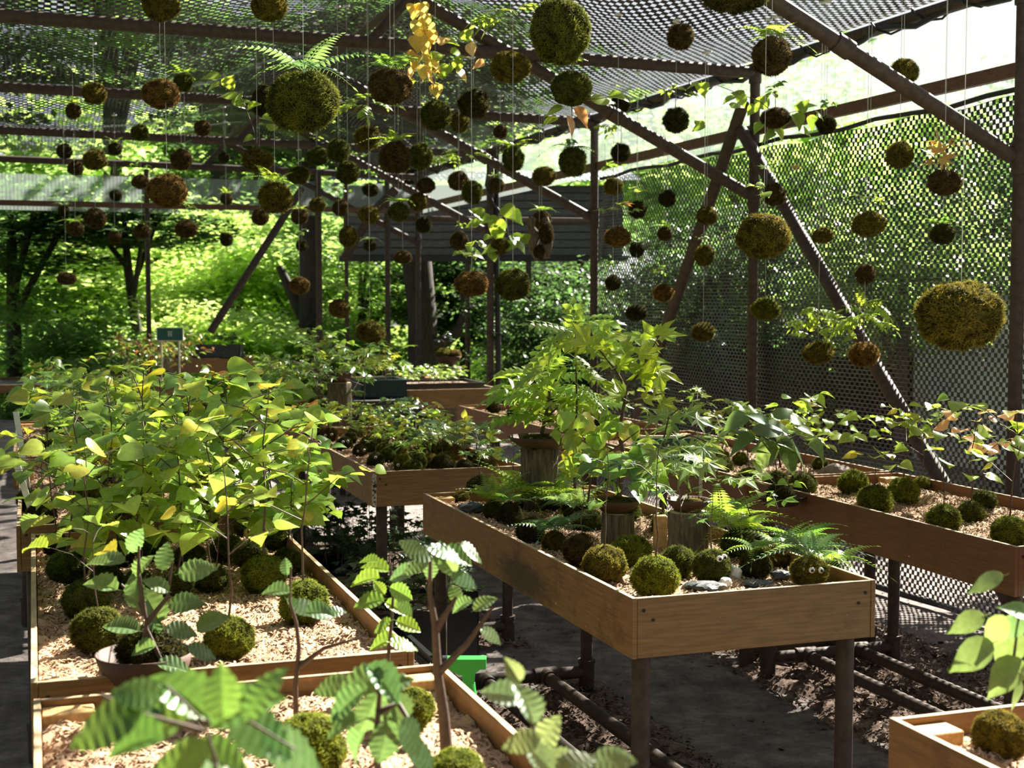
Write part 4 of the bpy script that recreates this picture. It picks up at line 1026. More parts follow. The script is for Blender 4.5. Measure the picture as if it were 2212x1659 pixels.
stone(1567, 1258, 30, 22, 'quartz', 'smaller pale grey stone leaning before the white quartz'); stone(1638, 1262, 64, 20, 'slate', 'blue-black slate before the pointed sunlit moss ball')
stone(1690, 1242, 50, 24, 'slate', 'dark wet stone left of the googly-eyed moss ball'); stone(1020, 1098, 70, 26, 'slate', 'black slate tile at the back corner of the front table')
stone(1806, 1022, 72, 42, 'rock', 'smooth brown boulder on the table along the netting')

# face table A
Ap = [
 (556, 868, 14, 'd', None), (569, 874, 18, 'g', None), (596, 881, 20, 'g', None), (632, 890, 20, 'd', None), (637, 907, 20, 'd', None), (681, 930, 23, 'g', None),
 (713, 941, 18, 'b', ((-.45, .12), (.32, .22))), (744, 961, 18, 'd', ((-.05, .45), (.5, .5))), (777, 975, 16, 'd', ((-.1, .15), (.7, .25))), (811, 997, 19, 'd', ((.1, .55),)),
 (838, 983, 13, 'd', ((-.3, .25), (.35, .25))), (869, 1000, 21, 'l', ((-.35, -.1), (.6, .15))), (903, 997, 20, 'g', None), (961, 998, 22, 'l', None), (983, 980, 20, 'o', None),
 (939, 973, 14, 'd', None), (1006, 975, 15, 'b', None), (1031, 993, 16, 'y', None)]
Al = ['small dark moss ball nearest the far corner of the tables of faces', 'low green moss mound second from the far corner', 'wide green moss mound below the tall maples', 'dark moss ball under trailing maple leaves',
      'round dark moss ball before the board seam', 'large green moss ball just before the board seam', 'brown moss ball with widely set eyes beside the large green one', 'dark moss ball with raised round eyes near the side board',
      'moss ball with one eye in shade and one in sun', 'dark stacked-looking moss ball behind the table corner', 'tiny black moss ball with close-set eyes behind the corner ones', 'lime moss ball with one ringed eye low on its face',
      'half-lit moss ball with a thin leafy stem along the front board', 'bright lime moss cushion along the front board', 'golden moss ball behind the lime cushion', 'small dark moss ball behind the golden one',
      'brown moss ball with dry leaves near the upright pale shoot', 'yellowish moss cushion at the right end of the front board']
for i, (b, l) in enumerate(zip(Ap, Al)):
    u, v, r, c, ey = b
    kd = ['maple', 'ivy', 'maple', 'maple', 'maple', 'ivy'][i % 6] if i < 6 else 'ivy'
    fn = SP_(.22, 12, 'maple', .06, GR, spread=.6) if i < 5 and i != 2 else (SP_(.11, 13, 'ivy', .042, YG, spread=.7) if i not in (13,) else None)
    sitter(u, v, r, c, l, fn, 1.05, ey, 'moss balls on the tables of faces')
# leafy balls further in on A1 and A2
rr = random.Random(4)
k = 0
spot = [(i, j) for i in range(7) for j in range(3)]
rowlab = ['on the near half of the faces table', 'on the middle of the faces table', 'on the far half of the faces table']
for i in range(8):
    for j in range(3):
        lx = .16 + j * .19 + rr.uniform(-.04, .04); ly = .22 + i * .215 + rr.uniform(-.05, .05)
        if j == 0 and i < 7: lx += .08
        p = Wp(*TA1, lx, ly, BEDZ); R = rr.uniform(.036, .048)
        root = empty('moss_ball_plant', p - Vector((0, 0, .008))); 
        kd = rr.choice(['ivy', 'ivy', 'heart', 'pinn', 'oval']); kw = {'ivy': 'ivy-leaved', 'heart': 'heart-leaved', 'pinn': 'feathery', 'oval': 'oval-leaved'}[kd]
        tag(root, f'{kw} moss ball plant, {ORD[j]} across in the {ORD[i]} rank behind the front board of faces', 'moss ball', 'leafy moss balls on the faces table')
        moss_part(root, R, rr.choice('gdyb'), (0, 0, R), .95)
        pl = Plant(root, seed()); sapling(pl, (0, 0, R * 1.8), rr.uniform(.09, .18), 28 if kd != 'pinn' else 13, kd, {'ivy': .052, 'heart': .044, 'pinn': .11, 'oval': .055}[kd], rr.choice([GR, YG, BG, YG, GR]), spread=.75, accent=LY, acc=.12)
        pl.finish(True)
for i in range(7):
    for j in range(2):
        lx = .2 + j * .27 + rr.uniform(-.05, .05); ly = .15 + i * .27 + rr.uniform(-.06, .06)
        p = Wp(*TA2, lx, ly, BEDZ); R = rr.uniform(.045, .06)
        root = empty('moss_ball_plant', p - Vector((0, 0, .008))); tag(root, f'maple on a moss ball, {ORD[j]} across in the {ORD[i]} rank of the tall maples', 'moss ball', 'tall maples on the far table')
        moss_part(root, R, rr.choice('gd'), (0, 0, R), .9)
        pl = Plant(root, seed()); sapling(pl, (0, 0, R * 1.7), rr.uniform(.26, .50) * (.75 if j == 0 else 1.1), 24, rr.choice(['maple', 'maple', 'heart', 'pinn']), .085, rr.choice([GR, YG, GR]), spread=.6, branches=5); pl.finish(True)
b, y, hb, Rb, top = stump(733, 827, 8.0, 52, 'dark log pedestal among the tall maples', 58, 18, bl='brown clay bowl on the log among the tall maples')
r_ = empty('moss_cushion', (top.x, top.y, top.z + hb * .6)); tag(r_, 'brown moss cushion in the clay bowl among the maples', 'moss'); moss_part(r_, Rb * .7, 'b', (0, 0, 0), .8)
y = 6.0; root = empty('pale_shoot', (P(1003, 960, y).x, y, BEDZ)); tag(root, 'upright shoot with stacked pale leaves at the right of the faces table', 'plant')
moss_part(root, .04, 'd', (0, 0, .03), .9)
hero(root, y, [[(1003, 975), (1005, 930), (1004, 900)]], [(995, 950, 26, 180), (1012, 945, 26, 0), (1000, 932, 26, 160), (1012, 928, 26, 20), (1000, 912, 24, 150), (1010, 905, 24, 30), (1003, 895, 22, 90), (990, 930, 22, 200)], 'oval', (.40, .44, .08), 41, r0=.003)
y = 5.95; root = empty('whorled_shoot', (P(1058, 960, y).x, y, BEDZ)); tag(root, 'shoot with whorled yellow leaf tips at the back of the front table', 'plant')
moss_part(root, .04, 'y', (0, 0, .03), .9)
hero(root, y, [[(1062, 1000), (1060, 970), (1058, 940)]], [(1045, 975, 28, 180), (1075, 970, 28, 0), (1048, 955, 28, 160), (1070, 950, 28, 20), (1058, 938, 26, 90), (1040, 985, 26, 200), (1075, 985, 28, -20), (1068, 935, 24, 30)], 'oval', YG, 42, r0=.003)

# table row C along the netting
Cp = [(1844, 1044, 32, 'l', .13, 14, 'moss ball with katsura shoots beside the brown boulder'), (1890, 1082, 38, 'l', .08, 7, 'moss ball with few leaves at the left rim, front of the row'), (1951, 1063, 35, 'l', .17, 18, 'tall bright moss ball before the brace foot'),
      (1991, 1046, 19, 'l', .15, 14, 'small moss ball tucked behind the tall bright one'), (2038, 1124, 40, 'l', .11, 6, 'low moss ball with a single thin stem, near the board'), (2097, 1109, 31, 'g', .20, 20, 'darker moss ball with pinkish yellow-leaved branches'),
      (2126, 1082, 27, 'g', .16, 12, 'shaded moss ball behind the pinkish-leaved one'), (2181, 1150, 43, 'l', .20, 18, 'large moss ball with round leaves at the right end of the board'), (1730, 1050, 30, 'g', .12, 10, 'moss ball before the black saucer on the netting row'),
      (1599, 993, 18, 'l', .05, 5, 'small moss ball just right of the green signboard'), (1772, 1004, 18, 'g', .13, 14, 'shaded moss ball behind the brown boulder'), (1560, 985, 16, 'y', .12, 12, 'moss ball half hidden behind the green signboard')]
for i, (u, v, r, c, h, n, l) in enumerate(Cp):
    acc = .5 if 'pink' in l else .08
    sitter(u, v, r, c, l, SP_(h * 1.6, int(n * 1.5), 'heart', .062 if r > 20 else .05, YG, spread=.75, accent=(PK if 'pink' in l else LY), acc=acc), .92, None, 'moss balls on the netting row')
y = 5.1; p = P(1686, 1040, y); root = empty('plant_saucer', (p.x, p.y, BEDZ)); tag(root, 'black saucer holding a broad-leaved plant on the netting row', 'bowl')
m = MB(); m.lathe([(.05, 0), (.06, .002), (.088, .035), (.093, .036), (.085, .03), (.05, .012), (.001, .012)], 36); m.build('saucer', M['bowl'], root)
r_ = empty('broadleaf_plant', (p.x, p.y, BEDZ + .012)); tag(r_, 'plant with very large pale leaves spreading over the black saucer', 'plant')
moss_part(r_, .05, 'd', (0, 0, .035), .8)
lv = [(1660, 925, 84, 10), (1690, 930, 96, -25), (1655, 985, 90, 215), (1710, 985, 84, -60), (1735, 990, 76, -50), (1770, 975, 80, -30), (1605, 955, 70, 200), (1592, 910, 70, 200), (1612, 935, 56, 150), (1640, 905, 56, 150), (1690, 890, 56, 30), (1720, 905, 50, 0), (1740, 930, 46, -20), (1650, 960, 60, 190), (1700, 960, 60, -10)]
hero(r_, y, [[(1686, 1010), (1680, 965), (1660, 920)], [(1680, 965), (1720, 940), (1745, 945)], [(1680, 965), (1630, 930), (1600, 920)]], lv, 'oval', (.13, .22, .09), 51, r0=.004, jy=.12)
rr = random.Random(12)
for (u, v, n, hgt, kd, col, lab) in ((1620, 900, 26, .26, 'tri', YG, 'leafy sapling rising behind the broad-leaved plant'), (1680, 880, 30, .30, 'heart', YG, 'heart-leaved katsura sapling tallest before the netting'), (1740, 900, 24, .26, 'heart', YG, 'katsura sapling between the tallest one and the brace'),
                               (1560, 895, 20, .24, 'tri', (.18, .28, .07), 'three-lobed sapling just beyond the signboard'), (1500, 880, 22, .26, 'tri', YG, 'three-lobed sapling above the signboard'), (1450, 870, 20, .26, 'maple', YG, 'maple sapling at the far end behind the tall vine maple')):
    y = {1620: 5.6, 1680: 5.5, 1740: 5.4, 1560: 6.0, 1500: 6.2, 1450: 6.6}[u]
    p = P(u, v, y); root = empty('sapling', (p.x, p.y, BEDZ)); tag(root, lab, 'plant', 'saplings on the netting row'); moss_part(root, .05, 'g', (0, 0, .035), .9)
    pl = Plant(root, seed()); sapling(pl, (0, 0, .07), hgt, n, kd, .07, col, spread=.75, branches=5, accent=LY, acc=.1); pl.finish(True)
for (u, v, r, lab) in ((1066, 880, 17, 'dark moss ball by the far corner of the netting row'), (1108, 893, 14, 'shaded moss ball second from the far corner of the netting row')):
    sitter(u, v, r, 'd', lab, SP_(.05, 6, 'heart', .04, GR, spread=.8), .85)
for i in range(5):
    p = Wp(*crow(7.42), rr.uniform(.25, .6), .25 + i * .33, BEDZ); root = empty('sapling', p); tag(root, f'small sapling hidden behind the front foliage, {ORD[i]} along the far netting table', 'plant', 'saplings on the far netting table')
    moss_part(root, .05, 'g', (0, 0, .035), .9); pl = Plant(root, seed()); sapling(pl, (0, 0, .07), rr.uniform(.12, .25), 14, 'heart', .06, YG, spread=.7); pl.finish(True)

# wide left table D and those behind it
Dp = [(90, 1112, 32, 'd', .26, 12, 'heart', .075, 'dark moss ball by the left rail, below round leaves'), (62, 1080, 28, 'd', .22, 9, 'heart', .06, 'dark moss ball farthest along the left rail'), (122, 1178, 28, 'd', .34, 12, 'heart', .07, 'shaded moss ball behind the corner block of the left table'),
      (145, 1228, 46, 'g', .40, 16, 'heart', .085, 'green moss ball alone near the left rail'), (185, 1297, 52, 'g', .32, 12, 'round', .075, 'round green moss ball in front of the lone one, left table'), (212, 1362, 60, 'g', .20, 6, 'serr', .075, 'largest green moss ball at the left of the clay bowl'),
      (495, 1378, 56, 'l', .34, 12, 'heart', .055, 'sunlit moss ball on open bedding right of the bowl'), (570, 1242, 50, 'l', .44, 22, 'heart', .085, 'moss ball with half its dome in shadow, mid left table'), (655, 1302, 58, 'l', .36, 20, 'round', .052, 'bright moss ball by the right rail with red-stalked leaves')]
for i, (u, v, r, c, h, n, kd, sz, l) in enumerate(Dp):
    sitter(u, v, r, c, l, SP_(h, n, kd, sz, YG, spread=.45, branches=4, accent=LY, acc=.2), .92, None, 'moss balls on the left table')
hid = [(255, 1195, .42, 'heart'), (330, 1185, .48, 'heart'), (410, 1205, .46, 'heart'), (490, 1185, .46, 'heart'), (300, 1262, .36, 'serr'), (385, 1262, .40, 'heart'), (455, 1250, .38, 'round'), (590, 1160, .36, 'heart'), (530, 1130, .42, 'heart'), (440, 1125, .44, 'heart'), (345, 1112, .46, 'heart'), (260, 1120, .44, 'heart'), (185, 1140, .40, 'heart'), (560, 1100, .40, 'round'), (230, 1250, .34, 'heart'), (540, 1200, .34, 'round'), (620, 1215, .26, 'heart')]
hl = ['behind the lone green moss ball', 'with a forked dark stem', 'in the middle of the leafy mass', 'right of the forked-stem sapling', 'with ribbed leaves above the bowl', 'above the open bedding', 'with a tall bare lower stem', 'beside the right rail', 'second from the right rail', 'near the table joint', 'tallest near the table joint', 'at the back left', 'overhanging the left rail', 'with orange-tinted top leaves', 'low at the left front', 'low at the right', 'smallest by the right rail']
for i, (u, v, h, kd) in enumerate(hid):
    col = YG if i % 3 else (.15, .26, .05)
    sitter(u, v, 36, 'g', f'{ {"heart":"heart-leaved","serr":"ribbed-leaved","round":"round-leaved"}[kd]} sapling of the left table, {hl[i]}', (lambda h_, kd_, col_, i_: lambda pl, b_, R: (sapling(pl, b_, h_, 40, kd_, .078 if kd_ != 'round' else .056, col_, spread=.62, branches=7, start=.08, accent=(OR if i_ == 13 else LY), acc=(.6 if i_ == 13 else .15)), sapling(pl, b_ + Vector((.02, -.02, 0)), h_ * .5, 20, kd_, .075 if kd_ != 'round' else .055, col_, spread=.9, branches=5, start=.05)))(h, kd, col, i), .9, None, 'saplings of the left table')
# clay bowl with hornbeam
y = 2.68; p = P(312, 1430, y)
root = empty('plant_bowl', (p.x, p.y, BEDZ + .002)); tag(root, 'wide brown clay bowl half over the front rail of the left table', 'bowl')
m = MB(); m.lathe([(.05, 0), (.06, .003), (.085, .045), (.094, .075), (.090, .075), (.08, .045), (.05, .02), (.001, .02)], 40); m.build('bowl', M['bowl'], root)
r_ = empty('hornbeam', (p.x, p.y, BEDZ + .022)); tag(r_, 'hornbeam seedling with ribbed silver-green leaves in the clay bowl', 'plant')
moss_part(r_, .066, 'd', (.012, .0, .055), .85)
lv = [(355, 1205, 62, 80), (420, 1230, 84, 15), (222, 1262, 78, 160), (292, 1282, 74, 100), (340, 1265, 64, 150), (395, 1300, 80, 10), (330, 1310, 90, 110), (265, 1355, 86, 170), (330, 1355, 62, 80), (390, 1360, 70, -10), (455, 1345, 80, 25), (435, 1405, 70, -20), (310, 1400, 62, 190), (375, 1440, 80, -15), (240, 1210, 70, 175), (210, 1215, 60, 170), (305, 1225, 60, 60), (290, 1170, 60, 60), (340, 1415, 50, -40)]
hero(r_, 2.62, [[(305, 1468), (308, 1400), (318, 1340), (300, 1300), (262, 1262)], [(315, 1360), (345, 1420), (365, 1440)], [(318, 1345), (362, 1290), (372, 1215)], [(312, 1330), (300, 1240), (300, 1180)]], lv, 'serr', (.10, .185, .075), 61, r0=.006, jy=.05)

# D2 and D3: maples and serrated saplings massed
for t_i, (cx, cy, nx, ny, nm) in enumerate(((-1.57, 4.36, 3, 5, 'stake'), (-2.26, 6.25, 4, 5, 'back'))):
    for i in range(ny):
        for j in range(nx):
            lx = .14 + (j + rr.uniform(.2, .8)) * (.56 / nx); ly = .1 + (i + rr.uniform(.2, .8)) * (1.75 / ny)
            if t_i == 0 and i == 0 and j == 0: continue
            p = Wp(cx, cy, lx, ly, BEDZ - .01); R = .055
            root = empty('sapling', p); kd = rr.choice(['maple', 'maple', 'tri', 'oval', 'heart']) if t_i == 0 else rr.choice(['maple', 'maple', 'heart', 'oval'])
            tag(root, f'{ {"maple":"starry-leaved","tri":"lobed","oval":"pointed-leaved","heart":"heart-leaved"}[kd]} sapling, {ORD[j]} across in the {ORD[i]} rank of the {"label-stake" if t_i == 0 else "maple-mass"} table', 'plant', 'massed saplings at left')
            moss_part(root, R, 'g', (0, 0, R * .9), .9)
            pl = Plant(root, seed()); sapling(pl, (0, 0, R * 1.6), rr.uniform(.25, .36) * (1 - .38 * j / (nx - 1)), 24, kd, {'maple': .105, 'tri': .09, 'oval': .08, 'heart': .075}[kd], rr.choice([GR, YG, YG, (.13, .23, .07)]), spread=.65, branches=5, accent=LY, acc=.15); pl.finish(True)
for (u0, v0, u1, v1, y, lab) in ((34, 890, 60, 928, 5.4, 'white and green label stake standing in the label-stake table'), (30, 985, 74, 1050, 4.75, 'long cream label stake leaning at the near left of the saplings')):
    a = P(u0, v0, y); b = P(u1, v1, y); d = (b - a); ln = d.length; base = Vector((b.x, b.y, BEDZ - .01)); 
    root = empty('label_stake', base); tag(root, lab, 'label stake'); m = MB()
    x = (a - base); n = Vector((x.z, 0, -x.x)).normalized() * .011
    m.add([-n, n, x + n, x - n, -n + Vector((0, .003, 0)), n + Vector((0, .003, 0)), x + n + Vector((0, .003, 0)), x - n + Vector((0, .003, 0))], [(0, 1, 2, 3), (7, 6, 5, 4), (0, 4, 5, 1), (1, 5, 6, 2), (2, 6, 7, 3), (3, 7, 4, 0)]); m.build('stake', M['stake'], root)
p = G(52, 1045, BEDZ); root = empty('wood_box', p, ROT); tag(root, 'small orange wooden box inside the left rail of the sapling table', 'box')
m = MB(); m.box((-.03, -.02, -.005), (.04, .03, .05), bev=.002); m.build('box', M['block'], root)

# nearest table E: moss balls and saplings close to the camera
for (u, v, r, c, l) in ((300, 1530, 62, 'l', 'moss ball behind the blurred foreground leaves'), (668, 1612, 86, 'l', 'big sunlit moss ball at the foot of the thin dark sapling'), (880, 1535, 58, 'l', 'moss ball by the rear corner block of the nearest table'), (985, 1672, 66, 'l', 'lime moss ball at the foot of the thick leaning sapling'), (400, 1690, 80, 'g', 'moss ball under the blurred hornbeam leaves')):
    sitter(u, v, r, c, l, None, .9, None, 'moss balls on the nearest table')
sitter(2160, 1592, 62, 'y', 'big olive moss ball by the corner block of the lower right table', None, 1.0, None, None)
def standing(name, u, v, y, label): 
    p = P(u, v, y); r = empty(name, (p.x, p.y, BEDZ)); tag(r, label, 'plant', None); return r
r_ = standing('thin_sapling', 640, 1560, 2.42, 'thin dark sapling with few leaves beside the front rail')
hero(r_, 2.42, [[(640, 1568), (638, 1480), (646, 1400), (640, 1345), (626, 1300), (628, 1225)], [(646, 1440), (700, 1400), (770, 1380)]], [(655, 1310, 70, -15), (690, 1322, 70, -5), (630, 1310, 50, -60), (618, 1225, 40, 100), (720, 1320, 50, 10), (600, 1275, 60, 170)], 'serr', (.09, .165, .075), 62, r0=.0055)
r_ = standing('leaning_sapling', 965, 1640, 2.25, 'thick leaning sapling with ribbed leaves, beside the green sprinkler')
hero(r_, 2.25, [[(966, 1640, 0, 1.5), (958, 1540), (945, 1450), (940, 1350), (928, 1280), (930, 1195)], [(950, 1450), (1010, 1390), (1065, 1310)], [(942, 1360), (985, 1290)]], [(910, 1195, 70, 165), (890, 1180, 60, 150), (960, 1190, 84, -15), (985, 1200, 76, -25), (1020, 1190, 70, -35), (965, 1215, 70, -50), (900, 1220, 70, 200), (930, 1225, 56, -100), (870, 1240, 70, 200), (1000, 1250, 64, -20), (985, 1285, 50, -60), (1045, 1305, 60, 30), (1060, 1370, 56, -30), (1000, 1305, 50, 200), (950, 1195, 56, 80)], 'serr', (.10, .18, .075), 63, r0=.0075)
r_ = standing('toothed_sapling', 835, 1440, 2.55, 'slim sapling with bright toothed leaves before the table corner')
hero(r_, 2.55, [[(836, 1450), (846, 1340), (850, 1270), (840, 1200)]], [(790, 1250, 70, 185), (815, 1225, 60, 160), (865, 1280, 60, -30), (855, 1310, 56, -20), (800, 1300, 70, 190), (875, 1310, 50, -40), (820, 1270, 40, 130), (825, 1350, 56, 210), (880, 1350, 60, -20), (830, 1385, 64, 190), (870, 1390, 66, -10), (800, 1210, 44, 170)], 'serr', (.14, .25, .05), 64, r0=.004)
r_ = standing('hornbeam_spray', 800, 1600, 1.75, 'hornbeam spray of dark ribbed leaves close in front')
hero(r_, 1.75, [[(820, 1720), (812, 1600), (820, 1500), (800, 1450)], [(815, 1540), (860, 1520), (910, 1600)]], [(780, 1470, 120, 200), (830, 1470, 110, -40), (750, 1520, 110, 220), (800, 1540, 120, -110), (860, 1540, 110, -70), (890, 1590, 110, -60), (740, 1570, 100, 210), (830, 1600, 110, -100), (770, 1610, 100, 240), (910, 1630, 90, -40), (720, 1480, 90, 190), (850, 1480, 90, 20)], 'serr', (.075, .15, .06), 65, r0=.006, jy=.08)
r_ = standing('hornbeam_near', 420, 1600, 1.28, 'out-of-focus hornbeam branch nearest the lens at lower left')
hero(r_, 1.28, [[(470, 1790), (465, 1640), (440, 1560), (360, 1480)], [(440, 1580), (300, 1540), (220, 1500)], [(440, 1560), (540, 1560), (640, 1620)]], [(230, 1560, 190, 200), (300, 1520, 180, 190), (330, 1580, 180, 200), (400, 1500, 170, 140), (290, 1600, 160, 190), (520, 1530, 170, 30), (560, 1580, 170, -30), (630, 1620, 180, -30), (470, 1640, 150, -25), (390, 1640, 160, 200), (300, 1495, 120, 170), (560, 1500, 140, 60), (480, 1500, 130, 90)], 'serr', (.085, .17, .045), 66, r0=.0028, jy=.1)
r_ = standing('pale_spray', 1160, 1659, 1.55, 'blurred pale-leaved shoot at the bottom, left of the table leg')
hero(r_, 1.55, [[(1180, 1800), (1165, 1660), (1150, 1560), (1115, 1480)]], [(1140, 1520, 100, 110), (1090, 1500, 100, 170), (1130, 1600, 90, 190), (1180, 1590, 100, 60), (1170, 1640, 90, -40), (1320, 1640, 100, 10), (1240, 1650, 100, 20), (1110, 1450, 60, 120), (1210, 1640, 80, 150)], 'serr', (.13, .20, .12), 67, r0=.004, jy=.08)
r_ = standing('hairy_shoot', 2190, 1600, 2.0, 'shoot with pale dewy leaves leaning in at the right edge')
hero(r_, 2.0, [[(2230, 1700), (2215, 1480), (2190, 1420), (2212, 1250)]], [(2130, 1252, 90, 200), (2090, 1340, 90, 200), (2100, 1410, 120, 210), (2150, 1360, 90, 230), (2180, 1400, 110, 240), (2175, 1460, 120, 215), (2200, 1320, 80, 160), (2205, 1500, 90, -80), (2190, 1350, 80, 220)], 'oval', (.15, .25, .11), 68, r0=.004, jy=.08)

# green sprinkler
y = 2.95; p = P(1008, 1440, y); root = empty('sprinkler', (p.x, p.y, 0)); tag(root, 'green T-shaped sprinkler head on a white riser by the nearest table', 'sprinkler')
m = MB(); k = y / F; z = P(1008, 1430, y).z
prof = [(-43, 10), (43, 10), (43, -13), (30, -13), (19, -22), (17, -45), (-8, -45), (-10, -26), (-20, -24), (-43, -8)]
vs = [Vector((a * k, -.016, z + b * k)) for a, b in prof] + [Vector((a * k, .016, z + b * k)) for a, b in prof]; n = len(prof)
m.add(vs, [tuple(range(n)), tuple(range(2 * n - 1, n - 1, -1))] + [(i, i + n, (i + 1) % n + n, (i + 1) % n) for i in range(n)]); m.build('head', M['greenp'], root)
m = MB(); m.tube([(-.052, 0, z), (-.041, 0, z)], .014, 14); m.build('nozzle', M['black'], root)
m = MB(); m.tube([(.005, 0, z - .045), (.006, 0, z - .085)], [.013, .017], 16); m.build('collar', M['greenp'], root)
m = MB(); m.tube([(.006, 0, z - .083), (.02, -.02, .45), (.05, -.05, 0)], .012, 14); m.build('riser', M['white'], root)

# signboards
def sign(u0, v0, u1, v1, y, label, texts, stand, tilt=0):
    a = P(u0, v1, y); b = P(u1, v0, y); w = b.x - a.x; h = b.z - a.z
    root = empty('signboard', (a.x, a.y, stand)); tag(root, label, 'sign'); z0 = a.z - stand
    m = MB(); m.box((0, 0, z0), (w, .012, z0 + h)); m.build('board', M['sign'], root)
    f = w * .035
    for lo, hi in (((-f, -.004, z0 - f), (w + f, .014, z0)), ((-f, -.004, z0 + h), (w + f, .014, z0 + h + f)), ((-f, -.004, z0), (0, .014, z0 + h)), ((w, -.004, z0), (w + f, .014, z0 + h))):
        m = MB(); m.box(lo, hi); m.build('frame', M['signframe'], root)
    for x in (w * .15, w * .85):
        m = MB(); m.box((x - .006, .002, -.02), (x + .006, .012, z0)); m.build('stake', M['signframe'], root)
    for t, fx, fz, sz in texts:
        c = bpy.data.curves.new('letter', 'FONT'); c.body = t; c.size = sz * h; c.align_x = 'CENTER'; c.align_y = 'CENTER'; c.extrude = .0008
        to = bpy.data.objects.new('tmp', c); COL.objects.link(to); dg = bpy.context.evaluated_depsgraph_get()
        me = bpy.data.meshes.new_from_object(to.evaluated_get(dg)); bpy.data.objects.remove(to)
        me.materials.clear(); me.materials.append(M['signtext'])
        l = link('lettering', me, root, (w * fx, -.001, z0 + h * fz)); l.rotation_euler = (math.pi / 2, 0, 0)
    return root
sign(1372, 947, 1540, 1004, 5.35, 'green signboard with pale frame among the maples', [('台', .245, .62, .22), ('森', .43, .66, .18), ('奥', .60, .68, .22), ('一', .735, .38, .1)], BEDZ)
sign(340, 709, 394, 735, 11.2, 'small green signboard above the far seedlings', [('苔', .5, .5, .5)], .77)

# trays, troughs and crates ---------------------------------------------------------
def foliage_tray(name, label, loc, rz, w, l, h, mat, n, ph, kind, size, cols, cat='tray', plab='', sp=.6, slots=True, leafn=10):
    root = empty(name, loc, rz); tag(root, label, cat); t = .008
    m = MB(); m.box((0, 0, 0), (w, l, .01)); m.box((0, 0, 0), (t, l, h)); m.box((w - t, 0, 0), (w, l, h)); m.box((0, 0, 0), (w, t, h)); m.box((0, l - t, 0), (w, l, h)); m.build('tub', M[mat], root)
    m = MB(); m.box((-.012, -.012, h), (w + .012, t, h + .008)); m.box((-.012, l - t, h), (w + .012, l + .012, h + .008)); m.box((-.012, 0, h), (t, l, h + .008)); m.box((w - t, 0, h), (w + .012, l, h + .008)); m.build('rim', M[mat], root)
    m = MB(); m.box((t, t, .01), (w - t, l - t, h * .85)); m.build('soil', M['mulch'], root)
    pl = Plant(root, seed()); pr = pl.r
    for i in range(n):
        sapling(pl, (pr.uniform(.05, w - .05), pr.uniform(.05, l - .05), h * .8), ph * pr.uniform(.6, 1.25), leafn, kind, size, cols[0], spread=sp, branches=3)
    cs = [[] for _ in cols]
    for q in pl.L: cs[pr.randrange(len(cols))].append(q)
    pl.stem.build('stem', M['stem'], root); pl.ns = 0
    for q, cc in zip(cs, cols): pl.L = q; pl.finish(False, col=cc)
    return root
loc = Wp(-.87, 10.72, .04, .10, RIM - .05)
foliage_tray('seedling_tray', 'black plastic tray of bright ivy seedlings on the light plywood table', loc, ROT, .68, .55, .085, 'black', 22, .13, 'ivy', .065, [YG, (.2, .32, .09), GR], plab='bright small-leaved seedling in the black tray on the light table')
loc = Wp(-3.17, 11.05, .02, .05, RIM - .03)
foliage_tray('seedling_tray', 'black tray of tall red and green seedlings on a far table', loc, ROT, .66, .9, .06, 'black', 26, .34, 'lance', .075, [GR, (.22, .20, .06), (.34, .16, .07), YG], plab='thin red and green seedling in the far black tray', leafn=14)
loc = Vector((P(420, 770, 13.7).x, 13.75, .885))
foliage_tray('trough_planter', 'dark trough planter with a lighter end, on the raised far table', loc, 0, .44, .2, .125, 'slate', 10, .15, 'ivy', .07, [DG, GR], 'planter', plab='dark leafy plant in the trough planter')
for u, v, w, y, lab in ((780, 806, .36, 10.6, 'teal crate among the plants left of the ivy tray'),):
    p = P(u, v, y); foliage_tray('crate', lab, (p.x, p.y, .72), ROT, w, .4, .13, 'teal', 14, .26, 'maple', .08, [YG, LY, GR], 'crate', plab='yellowish maple seedling behind the teal crate')
m = MB(); m.box((-.25, -.2, .68), (.4, .45, .715)); root = empty('crate_stand', (P(780, 806, 10.6).x, 10.6, 0), ROT); tag(root, 'dark timber stand under the teal crate', 'stand'); m.build('top', M['dark'], root)
for a, b in ((-.2, -.15), (.35, -.15), (-.2, .4), (.35, .4)):
    m = MB(); m.box((a, b, 0), (a + .04, b + .04, .68)); m.build('leg', M['dark'], root)
# bowl on tall plinth far away
y = 12.2; p = P(968, 782, y); root = empty('plinth', (p.x, p.y, 0)); tag(root, 'dark timber plinth below the moss bowl by the tree', 'stand')
zt = P(968, 792, y).z; m = MB(); m.lathe([(.09, 0), (.09, zt - .03), (.12, zt - .03), (.12, zt)], 20); m.build('column', M['log'], root)
b = empty('moss_bowl', (p.x, p.y, zt + .002)); tag(b, 'clay bowl of golden moss before the thick tree trunk', 'bowl')
m = MB(); m.lathe([(.05, 0), (.06, .005), (.10, .06), (.12, .09), (.11, .09), (.09, .06), (.001, .03)], 28); m.build('bowl', M['bowl'], b)
moss_part(b, .075, 'y', (-.035, -.02, .10), .8); moss_part(b, .06, 'o', (.055, -.02, .10), .85)
pl = Plant(b, 72); sapling(pl, (-.03, 0, .14), .16, 14, 'ivy', .06, BG, spread=.6); pl.finish(False)
